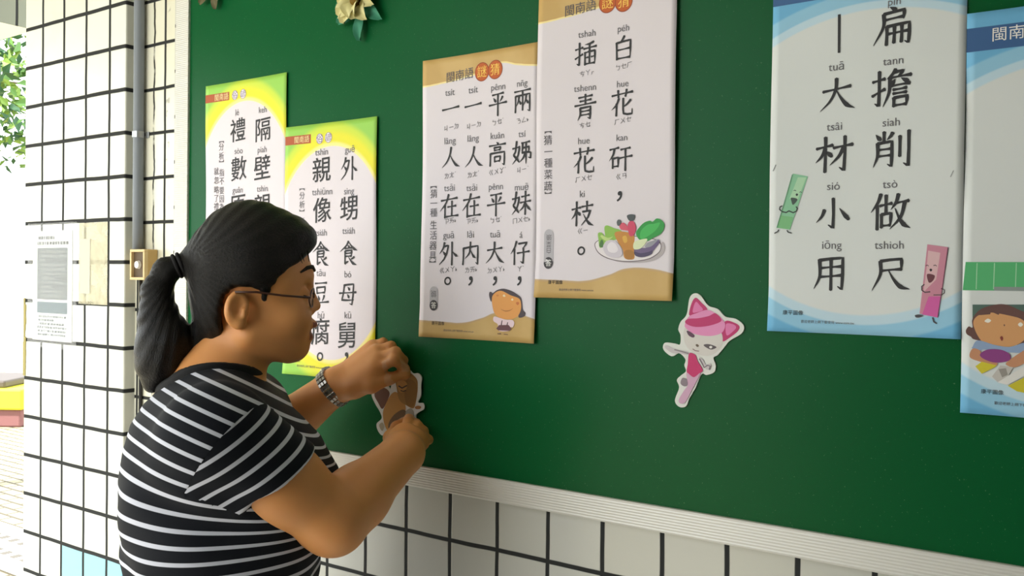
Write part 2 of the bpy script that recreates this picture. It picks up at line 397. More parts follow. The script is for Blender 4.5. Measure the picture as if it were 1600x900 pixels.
PICTURE = {
 'P4': [
  ('b9b0b4', 1, [(0.1148, 0.075), (0.1389, 0.0588), (0.1712, 0.0548), (0.2026, 0.0572), (0.2195, 0.0664), (0.2236, 0.0773), (0.2192, 0.085), (0.2092, 0.0743), (0.1675, 0.0651), (0.124, 0.075)]),
  ('6c5f66', 1, [(0.1069, 0.0808), (0.1109, 0.088), (0.1274, 0.0926), (0.1635, 0.0953), (0.1986, 0.0916), (0.2145, 0.0859), (0.218, 0.0773), (0.2127, 0.068), (0.1956, 0.0595), (0.1641, 0.0562), (0.1352, 0.0596), (0.1149, 0.0685)]),
  ('e9e2e6', 1, [(0.1082, 0.0808), (0.112, 0.0874), (0.1274, 0.0918), (0.1635, 0.0943), (0.1986, 0.0906), (0.2136, 0.0851), (0.2168, 0.0773), (0.2117, 0.0688), (0.1949, 0.0606), (0.1641, 0.0575), (0.1359, 0.0607), (0.116, 0.0694)]),
  ('8fbf55', 1, [(0.1156, 0.0783), (0.1136, 0.0896), (0.1126, 0.0994), (0.119, 0.1005), (0.1246, 0.0951), (0.1235, 0.108), (0.1281, 0.1112), (0.14, 0.1069), (0.1509, 0.1035), (0.1546, 0.0954), (0.142, 0.0892), (0.1275, 0.0878), (0.1203, 0.079)]),
  ('c4d98a', 1, [(0.1173, 0.0944), (0.12, 0.0968), (0.1292, 0.0926), (0.1383, 0.0941), (0.1275, 0.0878)]),
  ('4f7a45', 1, [(0.115, 0.0807), (0.1183, 0.0896), (0.122, 0.0871), (0.1212, 0.0782)]),
  ('c98a3e', 1, [(0.141, 0.0988), (0.1491, 0.1019), (0.167, 0.0992), (0.1741, 0.0935), (0.1735, 0.0777), (0.1746, 0.0619), (0.1658, 0.0596), (0.1577, 0.0628), (0.1549, 0.0747), (0.1457, 0.0876)]),
  ('e2b04e', 1, [(0.1546, 0.0938), (0.1603, 0.095), (0.1627, 0.0873), (0.1583, 0.0842), (0.155, 0.089)]),
  ('b07a34', 1, [(0.1576, 0.0699), (0.162, 0.0739), (0.1709, 0.073), (0.1742, 0.0667), (0.1693, 0.0603), (0.1613, 0.0607)]),
  ('d85a72', 1, [(0.149, 0.1099), (0.1543, 0.1148), (0.1606, 0.1112), (0.1652, 0.1032), (0.158, 0.1033), (0.1517, 0.1047)]),
  ('d2486a', 1, [(0.1632, 0.1127), (0.1676, 0.1174), (0.1735, 0.1148), (0.1766, 0.1053), (0.1724, 0.0951), (0.1662, 0.0952), (0.1634, 0.1048)]),
  ('5a5f60', 1, [(0.1444, 0.1156), (0.147, 0.1195), (0.1515, 0.1175), (0.1504, 0.1114), (0.1463, 0.1103)]),
  ('4c5256', 1, [(0.1613, 0.1247), (0.1684, 0.1268), (0.1746, 0.1248), (0.1724, 0.1176), (0.1653, 0.1174)]),
  ('2f9a46', 1, [(0.1767, 0.0982), (0.181, 0.106), (0.1896, 0.1137), (0.1991, 0.1165), (0.2034, 0.1149), (0.2102, 0.1194), (0.2188, 0.116), (0.2226, 0.1082), (0.2174, 0.0975), (0.2055, 0.0915), (0.1952, 0.0869), (0.183, 0.0887)]),
  ('46b85a', 1, [(0.1846, 0.1012), (0.1949, 0.1104), (0.2052, 0.1117), (0.2154, 0.113), (0.2088, 0.1023), (0.1951, 0.0932), (0.1847, 0.0902)]),
  ('6f5f86', 1, [(0.1744, 0.0746), (0.1814, 0.0769), (0.1954, 0.0775), (0.209, 0.0867), (0.2138, 0.0882), (0.2145, 0.0836), (0.2041, 0.0712), (0.1955, 0.065), (0.1851, 0.0635), (0.1763, 0.0666)]),
  ('4f4668', 1, [(0.1745, 0.0714), (0.185, 0.069), (0.1989, 0.0712), (0.204, 0.0735), (0.2024, 0.0673), (0.1886, 0.0631), (0.1772, 0.0651)]),
  ('dfe8c0', 1, [(0.1726, 0.0777), (0.1743, 0.0856), (0.183, 0.0887), (0.1952, 0.09), (0.1918, 0.0823), (0.1849, 0.076), (0.1762, 0.0745)]),
  ('9a9aa6', 1, [(0.1953, 0.0838), (0.2056, 0.0876), (0.2124, 0.0882), (0.2022, 0.079), (0.1919, 0.0776)]),
  ('d4ccd8', 1, [(0.1221, 0.0782), (0.1266, 0.0862), (0.1348, 0.0893), (0.1439, 0.0868), (0.1521, 0.0779), (0.155, 0.0683), (0.1496, 0.0633), (0.1388, 0.0628), (0.1278, 0.0669)]),
  ('ebe4ec', 1, [(0.1294, 0.0797), (0.1348, 0.0858), (0.1421, 0.0841), (0.1477, 0.0748), (0.1423, 0.07), (0.1323, 0.0717)])],
 'P3': [
  ('4a4048', 1, [(0.1464, 0.0739), (0.147, 0.0798), (0.1507, 0.0805), (0.1543, 0.0788), (0.1629, 0.0838), (0.1758, 0.0861), (0.1914, 0.0832), (0.2041, 0.0774), (0.2126, 0.0707), (0.2156, 0.0537), (0.2212, 0.0481), (0.2185, 0.0423), (0.2074, 0.0408), (0.2086, 0.0546), (0.2028, 0.0705), (0.1702, 0.0802), (0.1544, 0.0753), (0.1509, 0.0641)]),
  ('e6a055', 1, [(0.1524, 0.0647), (0.1544, 0.0753), (0.1644, 0.0819), (0.1744, 0.0821), (0.1901, 0.076), (0.207, 0.0712), (0.2116, 0.0638), (0.2114, 0.0524), (0.206, 0.043), (0.1949, 0.0375), (0.1822, 0.0365), (0.1679, 0.0389), (0.1569, 0.0472)]),
  ('d98a48', 1, [(0.1609, 0.0748), (0.1637, 0.0766), (0.1666, 0.0753), (0.1642, 0.0729)]),
  ('cf7640', 1, [(0.2015, 0.0636), (0.205, 0.0654), (0.2082, 0.0638), (0.2051, 0.0602)]),
  ('f4e0b8', 1, [(0.1745, 0.0745), (0.1773, 0.0769), (0.1802, 0.0741), (0.1774, 0.0728)]),
  ('f4e0b8', 1, [(0.1916, 0.0685), (0.1941, 0.0709), (0.1967, 0.0686), (0.1942, 0.0671)]),
  ('b8743a', 1, [(0.1705, 0.0529), (0.1791, 0.0508), (0.1891, 0.0517), (0.1961, 0.0548), (0.1891, 0.0503), (0.1792, 0.0493)]),
  ('ecd2da', 1, [(0.1557, 0.0367), (0.1585, 0.0403), (0.1693, 0.0383), (0.1822, 0.0359), (0.1949, 0.0358), (0.1992, 0.0313), (0.1965, 0.0243), (0.1909, 0.0241), (0.1895, 0.0182), (0.1682, 0.0173), (0.1652, 0.0277), (0.1572, 0.0321)]),
  ('6a4048', 0, [(0.1624, 0.0206), (0.1681, 0.0266), (0.188, 0.0274), (0.194, 0.0213), (0.1895, 0.0182), (0.1667, 0.0178)]),
  ('5a3a44', 0, [(0.1716, 0.0268), (0.1734, 0.0344), (0.1751, 0.0345), (0.1738, 0.0266)]),
  ('5a3a44', 0, [(0.1835, 0.027), (0.1851, 0.0319), (0.1868, 0.0318), (0.1855, 0.0269)]),
  ('7a5a40', 0, [(0.1651, 0.0131), (0.1725, 0.0138), (0.1726, 0.0117), (0.1651, 0.0116)]),
  ('7a5a40', 0, [(0.1783, 0.0129), (0.1868, 0.0126), (0.1868, 0.0114), (0.1783, 0.0115)])],
 'P5': [
  ('8fc9a4', 0, [(0.0307, 0.2107), (0.0508, 0.2062), (0.0281, 0.1362), (0.0099, 0.1391)]),
  ('b4dcb8', 0, [(0.0376, 0.2054), (0.0486, 0.2048), (0.038, 0.1759), (0.0269, 0.1776)]),
  ('7fbf86', 0, [(0.0153, 0.1557), (0.0322, 0.1528), (0.0275, 0.1368), (0.0111, 0.139)]),
  ('4a5a54', 1, [(0.0291, 0.1787), (0.0374, 0.1766), (0.0344, 0.1712), (0.0313, 0.1694), (0.0296, 0.1738)]),
  ('3c4844', 1, [(0.0352, 0.1832), (0.0367, 0.1841), (0.0383, 0.1827), (0.037, 0.1809), (0.0355, 0.1814)]),
  ('4a5a54', 0, [(0.0325, 0.1875), (0.0339, 0.1882), (0.0354, 0.1872), (0.0358, 0.1879), (0.0339, 0.1891), (0.0321, 0.1882)]),
  ('4a5a54', 0, [(0.0403, 0.185), (0.0415, 0.1858), (0.0428, 0.1847), (0.0433, 0.1854), (0.0416, 0.1866), (0.0399, 0.1858)]),
  ('35393b', 0, [(0.0173, 0.169), (0.0139, 0.1675), (0.013, 0.1636), (0.0168, 0.1599), (0.0229, 0.1584), (0.0265, 0.1605), (0.0321, 0.1579), (0.037, 0.1601), (0.0384, 0.1643), (0.0363, 0.1673), (0.0351, 0.1663), (0.0368, 0.1642), (0.0358, 0.1612), (0.0321, 0.1595), (0.0265, 0.1621), (0.0227, 0.16), (0.0175, 0.1613), (0.0146, 0.1641), (0.0151, 0.1664), (0.018, 0.1676)]),
  ('35393b', 0, [(0.0124, 0.1369), (0.0114, 0.1346), (0.0068, 0.1323), (0.0076, 0.131), (0.0124, 0.1335), (0.0138, 0.1362)]),
  ('35393b', 0, [(0.0234, 0.1353), (0.0253, 0.1323), (0.0301, 0.1309), (0.0305, 0.1323), (0.0261, 0.1335), (0.0246, 0.136)]),
  ('5f9c78', 0, [(0.03, 0.2096), (0.0203, 0.1743), (0.0101, 0.1392), (0.0109, 0.1389), (0.021, 0.174), (0.0307, 0.2094)]),
  ('cf8aa0', 0, [(0.1983, 0.1147), (0.222, 0.111), (0.2114, 0.0251), (0.1907, 0.0294)]),
  ('e0b8be', 0, [(0.1993, 0.1071), (0.2132, 0.1043), (0.2089, 0.0717), (0.1946, 0.0558), (0.1978, 0.0848)]),
  ('d65fa8', 0, [(0.2008, 0.0507), (0.214, 0.051), (0.2114, 0.0255), (0.1938, 0.0284)]),
  ('6c3a44', 1, [(0.1986, 0.0782), (0.207, 0.0767), (0.2059, 0.0711), (0.2023, 0.0677), (0.1999, 0.0693)]),
  ('3a3036', 1, [(0.2011, 0.0837), (0.2027, 0.085), (0.2044, 0.0835), (0.2027, 0.0814)]),
  ('4a3a40', 0, [(0.1972, 0.0877), (0.1985, 0.089), (0.1999, 0.0878), (0.2004, 0.0885), (0.1984, 0.0899), (0.1966, 0.0884)]),
  ('4a3a40', 0, [(0.2059, 0.088), (0.2076, 0.089), (0.2091, 0.0876), (0.2096, 0.0883), (0.2077, 0.0899), (0.2055, 0.0889)]),
  ('54484c', 0, [(0.1952, 0.0662), (0.192, 0.0633), (0.1921, 0.058), (0.1963, 0.0551), (0.2026, 0.0559), (0.2024, 0.0573), (0.1965, 0.0565), (0.1933, 0.0588), (0.1933, 0.0627), (0.1961, 0.0651)]),
  ('54484c', 0, [(0.2143, 0.0602), (0.2177, 0.0591), (0.218, 0.0559), (0.2151, 0.0535), (0.2062, 0.0533), (0.2062, 0.0522), (0.2153, 0.0524), (0.219, 0.0553), (0.2185, 0.0599), (0.2146, 0.0613)]),
  ('48444c', 1, [(0.1855, 0.0272), (0.1901, 0.0283), (0.195, 0.0271), (0.1908, 0.0247), (0.1867, 0.0246)]),
  ('48444c', 0, [(0.205, 0.025), (0.2066, 0.0195), (0.2103, 0.0172), (0.2111, 0.0188), (0.208, 0.0206), (0.2066, 0.0255)]),
  ('7a3a5c', 0, [(0.2213, 0.1108), (0.2164, 0.068), (0.2112, 0.0255), (0.2119, 0.0254), (0.2171, 0.0679), (0.222, 0.1107)]),
  ('8a8f92', 0, [(0.0049, 0.2151), (0.0087, 0.2235), (0.0077, 0.224), (0.0039, 0.2156)]),
  ('8a8f92', 0, [(0.2236, 0.1957), (0.227, 0.2032), (0.2262, 0.2037), (0.2228, 0.1961)])],
 'P6': [
  ('58b878', 0, [(0.0032, 0.181), (0.0718, 0.1806), (0.0724, 0.1487), (-0.0005, 0.1471)]),
  ('a9dcb4', 0, [(0.015, 0.1799), (0.016, 0.1799), (0.0155, 0.1485), (0.0145, 0.1485)]),
  ('a9dcb4', 0, [(0.0334, 0.1799), (0.0345, 0.1799), (0.0339, 0.1488), (0.0329, 0.1488)]),
  ('a9dcb4', 0, [(0.0562, 0.1799), (0.0571, 0.1799), (0.0566, 0.1492), (0.0556, 0.1492)]),
  ('8f9a98', 0, [(0.0339, 0.1518), (0.0723, 0.1521), (0.0724, 0.1469), (0.034, 0.1473)]),
  ('4f6a62', 0, [(0.0113, 0.1302), (0.0676, 0.1317), (0.0677, 0.1235), (0.0116, 0.1118)]),
  ('6a4a46', 1, [(0.0047, 0.0993), (0.0077, 0.1039), (0.0117, 0.1029), (0.0115, 0.1129), (0.0193, 0.1242), (0.033, 0.1301), (0.0466, 0.1311), (0.062, 0.1244), (0.0753, 0.1173), (0.0758, 0.0873), (0.0608, 0.0844), (0.0179, 0.0877), (0.0099, 0.0918), (0.0054, 0.0949)]),
  ('d9a06c', 1, [(0.0126, 0.1063), (0.0165, 0.1164), (0.0293, 0.1212), (0.0488, 0.1186), (0.0641, 0.1137), (0.07, 0.1021), (0.0645, 0.0889), (0.0513, 0.0817), (0.0338, 0.0808), (0.0209, 0.0879)]),
  ('6a4a46', 0, [(0.0175, 0.1176), (0.0213, 0.1243), (0.035, 0.1291), (0.0524, 0.1285), (0.0678, 0.1214), (0.0679, 0.1128), (0.0583, 0.1189), (0.0565, 0.1167), (0.0487, 0.1219), (0.0478, 0.1186), (0.041, 0.1223), (0.0391, 0.1187), (0.0312, 0.1224), (0.0303, 0.1191)]),
  ('f4efe6', 1, [(0.0245, 0.1107), (0.0278, 0.1139), (0.0314, 0.1119), (0.0285, 0.1091)]),
  ('f4efe6', 1, [(0.0594, 0.1081), (0.0619, 0.1108), (0.0646, 0.1083), (0.062, 0.1056)]),
  ('8a3a34', 1, [(0.0411, 0.0921), (0.0428, 0.0939), (0.0444, 0.0912), (0.0429, 0.0883)]),
  ('7a5a4a', 1, [(0.0445, 0.1071), (0.0454, 0.108), (0.0462, 0.1067), (0.0453, 0.1056)]),
  ('93a9cc', 1, [(0.0121, 0.0797), (0.0179, 0.0877), (0.0357, 0.0831), (0.0513, 0.0817), (0.0645, 0.0867), (0.0702, 0.0849), (0.0704, 0.0763), (0.0514, 0.0752), (0.026, 0.0771), (0.0201, 0.0757), (0.0121, 0.0774)]),
  ('c98f6c', 1, [(0.0093, 0.0673), (0.0121, 0.0774), (0.0201, 0.0757), (0.0242, 0.0671), (0.038, 0.0624), (0.0361, 0.059), (0.0203, 0.0624)]),
  ('c98f6c', 1, [(0.0477, 0.0608), (0.0515, 0.0665), (0.0628, 0.0759), (0.0703, 0.0806), (0.0705, 0.0677), (0.0574, 0.0582)]),
  ('8f3f86', 1, [(0.0202, 0.0712), (0.028, 0.0772), (0.0417, 0.0779), (0.0514, 0.073), (0.0506, 0.0654), (0.0361, 0.0623), (0.0242, 0.066)]),
  ('d6c832', 0, [(0.0154, 0.0566), (0.0223, 0.0625), (0.0381, 0.0591), (0.0362, 0.0568), (0.0225, 0.0482)]),
  ('cfc22e', 0, [(0.0501, 0.036), (0.0689, 0.0482), (0.0692, 0.0288), (0.0597, 0.0302)]),
  ('c9c4c0', 0, [(0.0334, 0.0457), (0.042, 0.0594), (0.0555, 0.0581), (0.0499, 0.0468), (0.0394, 0.0395)]),
  ('9a948e', 0, [(0.0401, 0.0549), (0.0478, 0.0565), (0.0499, 0.049), (0.0441, 0.0453)]),
  ('e6e4e2', 0, [(0.0394, 0.0391), (0.0518, 0.0491), (0.0687, 0.0611), (0.0689, 0.0503), (0.05, 0.037)])],
}
CAT = [
  ('out', 1, [(-0.5424, 1.4738), (-0.5346, 1.4807), (-0.5255, 1.4773), (-0.514, 1.4639), (-0.4995, 1.4591), (-0.4884, 1.449), (-0.4732, 1.4464), (-0.4619, 1.4376), (-0.4643, 1.4272), (-0.4814, 1.416), (-0.4878, 1.4084), (-0.4986, 1.3953), (-0.5052, 1.3907), (-0.5017, 1.3805), (-0.5037, 1.3709), (-0.5148, 1.3659), (-0.5227, 1.3664), (-0.5314, 1.3467), (-0.5403, 1.3311), (-0.5459, 1.3188), (-0.5563, 1.3173), (-0.5629, 1.3259), (-0.5567, 1.3447), (-0.5603, 1.3552), (-0.5546, 1.362), (-0.5466, 1.369), (-0.549, 1.3774), (-0.5476, 1.3861), (-0.5574, 1.3941), (-0.569, 1.3891), (-0.5821, 1.3981), (-0.5799, 1.408), (-0.5646, 1.4076), (-0.5564, 1.407), (-0.5555, 1.4199), (-0.5591, 1.4283), (-0.5558, 1.4392), (-0.5467, 1.4502)]),
  ('c02a6c', 1, [(-0.5425, 1.4493), (-0.5396, 1.4653), (-0.5333, 1.4744), (-0.5242, 1.4678), (-0.5151, 1.4576), (-0.5307, 1.4518)]),
  ('e078b0', 1, [(-0.5371, 1.4537), (-0.5354, 1.4633), (-0.5321, 1.4687), (-0.5264, 1.4636), (-0.5218, 1.4574), (-0.5308, 1.4539)]),
  ('c02a6c', 1, [(-0.4923, 1.4145), (-0.4969, 1.4268), (-0.4883, 1.4428), (-0.4753, 1.4412), (-0.4677, 1.4363), (-0.4708, 1.4289), (-0.4815, 1.4202)]),
  ('e078b0', 1, [(-0.4859, 1.4231), (-0.4872, 1.4386), (-0.4774, 1.439), (-0.4726, 1.4355), (-0.4751, 1.4308)]),
  ('d8d2ce', 1, [(-0.5503, 1.4159), (-0.5498, 1.4287), (-0.5419, 1.4376), (-0.5215, 1.4384), (-0.5014, 1.4349), (-0.4924, 1.4228), (-0.4933, 1.4082), (-0.503, 1.3972), (-0.5163, 1.3928), (-0.5322, 1.3955), (-0.5448, 1.4033)]),
  ('e58fc0', 1, [(-0.5488, 1.4362), (-0.5432, 1.4471), (-0.5307, 1.4528), (-0.5151, 1.4576), (-0.5017, 1.4527), (-0.4928, 1.4457), (-0.4883, 1.4376), (-0.4925, 1.427), (-0.5056, 1.4218), (-0.5212, 1.4211), (-0.5371, 1.4239), (-0.5475, 1.431)]),
  ('c02a6c', 1, [(-0.5483, 1.4384), (-0.5443, 1.4439), (-0.5284, 1.4455), (-0.5127, 1.4492), (-0.5028, 1.4533), (-0.4938, 1.444), (-0.5036, 1.438), (-0.5214, 1.4337), (-0.5373, 1.4335)]),
  ('5a3850', 1, [(-0.5459, 1.4268), (-0.5406, 1.4259), (-0.5337, 1.4209), (-0.5359, 1.4176), (-0.5428, 1.4205)]),
  ('5a5054', 1, [(-0.5199, 1.4078), (-0.5143, 1.4096), (-0.5065, 1.4085), (-0.5005, 1.4057), (-0.5075, 1.4022), (-0.5143, 1.4039)]),
  ('e8e4e2', 1, [(-0.5116, 1.4055), (-0.509, 1.4073), (-0.5067, 1.4058), (-0.5089, 1.4036)]),
  ('6a5a4a', 1, [(-0.5319, 1.4072), (-0.5296, 1.4088), (-0.5267, 1.4064), (-0.5293, 1.4046)]),
  ('8a6a6e', 0, [(-0.5367, 1.4011), (-0.5324, 1.3987), (-0.5266, 1.3982), (-0.5264, 1.3994), (-0.532, 1.3999), (-0.536, 1.4022)]),
  ('c9c0c4', 1, [(-0.5798, 1.4015), (-0.5763, 1.4042), (-0.5645, 1.4001), (-0.5528, 1.3982), (-0.5424, 1.396), (-0.5435, 1.3927), (-0.5574, 1.3941), (-0.5691, 1.3945)]),
  ('8f8288', 0, [(-0.5647, 1.3981), (-0.5531, 1.396), (-0.5427, 1.3936), (-0.5421, 1.3954), (-0.5525, 1.3978), (-0.5642, 1.4)]),
  ('c9c0c4', 1, [(-0.5298, 1.3925), (-0.5253, 1.3895), (-0.5206, 1.3793), (-0.5138, 1.3734), (-0.5083, 1.378), (-0.5095, 1.3825), (-0.5161, 1.3806), (-0.5207, 1.3877)]),
  ('7a6e78', 0, [(-0.5266, 1.3879), (-0.522, 1.3808), (-0.5186, 1.3753), (-0.5132, 1.3788), (-0.5103, 1.3785), (-0.5117, 1.3737), (-0.5097, 1.3734), (-0.5085, 1.3793), (-0.5137, 1.3806), (-0.518, 1.3772), (-0.5202, 1.3818), (-0.5248, 1.389)]),
  ('c8246a', 1, [(-0.5413, 1.395), (-0.5321, 1.3934), (-0.5286, 1.3851), (-0.5205, 1.3729), (-0.5238, 1.3685), (-0.5339, 1.3614), (-0.5443, 1.3671), (-0.5433, 1.3799)]),
  ('d0a4c0', 1, [(-0.545, 1.367), (-0.5339, 1.3614), (-0.5238, 1.368), (-0.5359, 1.3442), (-0.546, 1.3252), (-0.554, 1.3224), (-0.5564, 1.3276), (-0.5485, 1.3411), (-0.5429, 1.3501)]),
  ('8a7c86', 1, [(-0.554, 1.3514), (-0.5511, 1.3591), (-0.5448, 1.3574), (-0.5429, 1.3501), (-0.5486, 1.3475)])]
BROWN = [
  ('out', 1, [(-1.1556, 1.284), (-1.1505, 1.296), (-1.1366, 1.3035), (-1.1194, 1.3068), (-1.1108, 1.2991), (-1.1065, 1.3121), (-1.0984, 1.3115), (-1.0892, 1.3272), (-1.0693, 1.3366), (-1.0577, 1.3307), (-1.0462, 1.3315), (-1.038, 1.3247), (-1.0395, 1.311), (-1.0392, 1.2937), (-1.0455, 1.2808), (-1.0342, 1.2805), (-1.0318, 1.2709), (-1.0421, 1.265), (-1.0501, 1.258), (-1.0515, 1.243), (-1.0743, 1.2206), (-1.0909, 1.2087), (-1.1097, 1.2244), (-1.1183, 1.2209), (-1.1285, 1.2142), (-1.139, 1.2213), (-1.1427, 1.2337), (-1.1306, 1.2452), (-1.136, 1.2574), (-1.1466, 1.2693)]),
  ('6a3a1c', 1, [(-1.1486, 1.2845), (-1.1435, 1.2952), (-1.1297, 1.3002), (-1.1176, 1.2978), (-1.1117, 1.2902), (-1.119, 1.2743), (-1.1291, 1.2619), (-1.1397, 1.2725)]),
  ('c08a40', 1, [(-1.1273, 1.2557), (-1.119, 1.2743), (-1.1072, 1.2905), (-1.0938, 1.2942), (-1.0751, 1.2757), (-1.0749, 1.2606), (-1.0847, 1.2497), (-1.1015, 1.243), (-1.1132, 1.224), (-1.1236, 1.2357)]),
  ('a07434', 1, [(-1.0956, 1.3041), (-1.0974, 1.3166), (-1.0858, 1.325), (-1.0692, 1.3324), (-1.0494, 1.3226), (-1.0459, 1.308), (-1.0489, 1.2854), (-1.0552, 1.27), (-1.0717, 1.2735), (-1.0885, 1.282)]),
  ('8a6228', 1, [(-1.0756, 1.3132), (-1.0592, 1.3194), (-1.0475, 1.3079), (-1.0505, 1.2853), (-1.0585, 1.2722), (-1.0735, 1.2783)]),
  ('c08c44', 1, [(-1.094, 1.3118), (-1.0823, 1.3177), (-1.0706, 1.3111), (-1.0754, 1.2982), (-1.0887, 1.2958)]),
  ('2e2418', 0, [(-1.0914, 1.3055), (-1.0821, 1.302), (-1.0699, 1.3076), (-1.0713, 1.3095), (-1.0822, 1.3043), (-1.0898, 1.3075)]),
  ('2e2418', 0, [(-1.0858, 1.2978), (-1.0793, 1.2965), (-1.0723, 1.2991), (-1.0732, 1.3007), (-1.0794, 1.2982), (-1.085, 1.2995)]),
  ('6a4c2a', 1, [(-1.1097, 1.2244), (-1.1133, 1.2367), (-1.1016, 1.2531), (-1.0816, 1.265), (-1.0716, 1.261), (-1.0746, 1.2406), (-1.0877, 1.2242)]),
  ('a09a8c', 1, [(-1.0732, 1.2608), (-1.0618, 1.2694), (-1.0534, 1.2627), (-1.0549, 1.2476), (-1.068, 1.2413)]),
  ('a8703a', 1, [(-1.0513, 1.2728), (-1.0438, 1.2755), (-1.0373, 1.2741), (-1.0405, 1.2701), (-1.0493, 1.2693)]),
  ('b5aa90', 1, [(-1.1357, 1.2319), (-1.1281, 1.2378), (-1.1235, 1.2306), (-1.1286, 1.2224)])]
J = {
 'neck': (-1.1713, -0.3442, 1.3321),
 'rs': (-1.0321, -0.4489, 1.2811),
 're': (-0.9529, -0.3096, 1.1512),
 'rw': (-0.9719, -0.14, 1.2194),
 'hem': (-1.0112, -0.3741, 1.2139),
 'ls': (-1.2545, -0.2201, 1.2714),
 'le': (-1.3139, -0.1531, 1.1838),
 'lw': (-1.1821, -0.085, 1.3049),
 'head': (-1.1324, -0.3024, 1.499),
 't0': (-1.1392, -0.3379, 1.0423),
 'l_i0': (-1.1019, -0.066, 1.3383),
 'l_i1': (-1.0677, -0.058, 1.3565),
 'l_i2': (-1.0672, -0.032, 1.3392),
 'l_i3': (-1.065, -0.031, 1.3281),
 'l_m0': (-1.1036, -0.058, 1.3565),
 'l_m1': (-1.0722, -0.05, 1.369),
 'l_m2': (-1.0749, -0.027, 1.3529),
 'l_m3': (-1.0797, -0.0215, 1.3421),
 'l_r0': (-1.1159, -0.05, 1.3688),
 'l_r1': (-1.0919, -0.04, 1.3774),
 'l_r2': (-1.0918, -0.025, 1.3596),
 'l_r3': (-1.0968, -0.021, 1.3488),
 'l_p0': (-1.1382, -0.038, 1.3748),
 'l_p1': (-1.1196, -0.03, 1.3822),
 'l_p2': (-1.112, -0.023, 1.3674),
 'l_p3': (-1.1142, -0.0205, 1.358),
 'l_t0': (-1.138, -0.085, 1.3039),
 'l_t1': (-1.1022, -0.078, 1.3116),
 'l_t2': (-1.0828, -0.054, 1.322),
 'l_t3': (-1.0665, -0.031, 1.3313),
 'r_i0': (-1.0106, -0.094, 1.2417),
 'r_i1': (-1.0324, -0.06, 1.2523),
 'r_i2': (-1.0525, -0.034, 1.2526),
 'r_i3': (-1.0581, -0.031, 1.254),
 'r_m0': (-0.9959, -0.09, 1.2385),
 'r_m1': (-1.0192, -0.052, 1.2461),
 'r_m2': (-1.0378, -0.034, 1.2464),
 'r_m3': (-1.0452, -0.0305, 1.2463),
 'r_r0': (-0.9885, -0.084, 1.2322),
 'r_r1': (-1.0097, -0.048, 1.2379),
 'r_r2': (-1.0269, -0.033, 1.2374),
 'r_r3': (-1.0353, -0.03, 1.2373),
 'r_p0': (-0.9883, -0.076, 1.2247),
 'r_p1': (-1.0016, -0.044, 1.2241),
 'r_p2': (-1.0218, -0.027, 1.224),
 'r_p3': (-1.0318, -0.022, 1.2233),
 'r_t0': (-1.0075, -0.128, 1.2175),
 'r_t1': (-1.0389, -0.094, 1.2301),
 'r_t2': (-1.0675, -0.05, 1.2387),
 'r_t3': (-1.0694, -0.0315, 1.2462),
}
TORSO = [
 (1.3479, -1.16, -0.3483, 0.0462, 0.06),
 (1.3284, -1.1637, -0.3511, 0.0693, 0.1),
 (1.306, -1.1649, -0.3523, 0.0951, 0.145),
 (1.2799, -1.1589, -0.3485, 0.1184, 0.165),
 (1.2461, -1.1492, -0.3421, 0.1386, 0.175),
 (1.2025, -1.1414, -0.3372, 0.1518, 0.182),
 (1.149, -1.1453, -0.3407, 0.1461, 0.18),
 (1.0907, -1.1475, -0.3431, 0.1386, 0.177),
 (1.0421, -1.1471, -0.3435, 0.1325, 0.176),
 (0.9839, -1.1482, -0.3451, 0.1338, 0.182),
 (0.9061, -1.1521, -0.3489, 0.136, 0.19),
 (0.8284, -1.1512, -0.3494, 0.1272, 0.185),
]
SEAMP = (-0.9754, -0.4946, 1.2813)

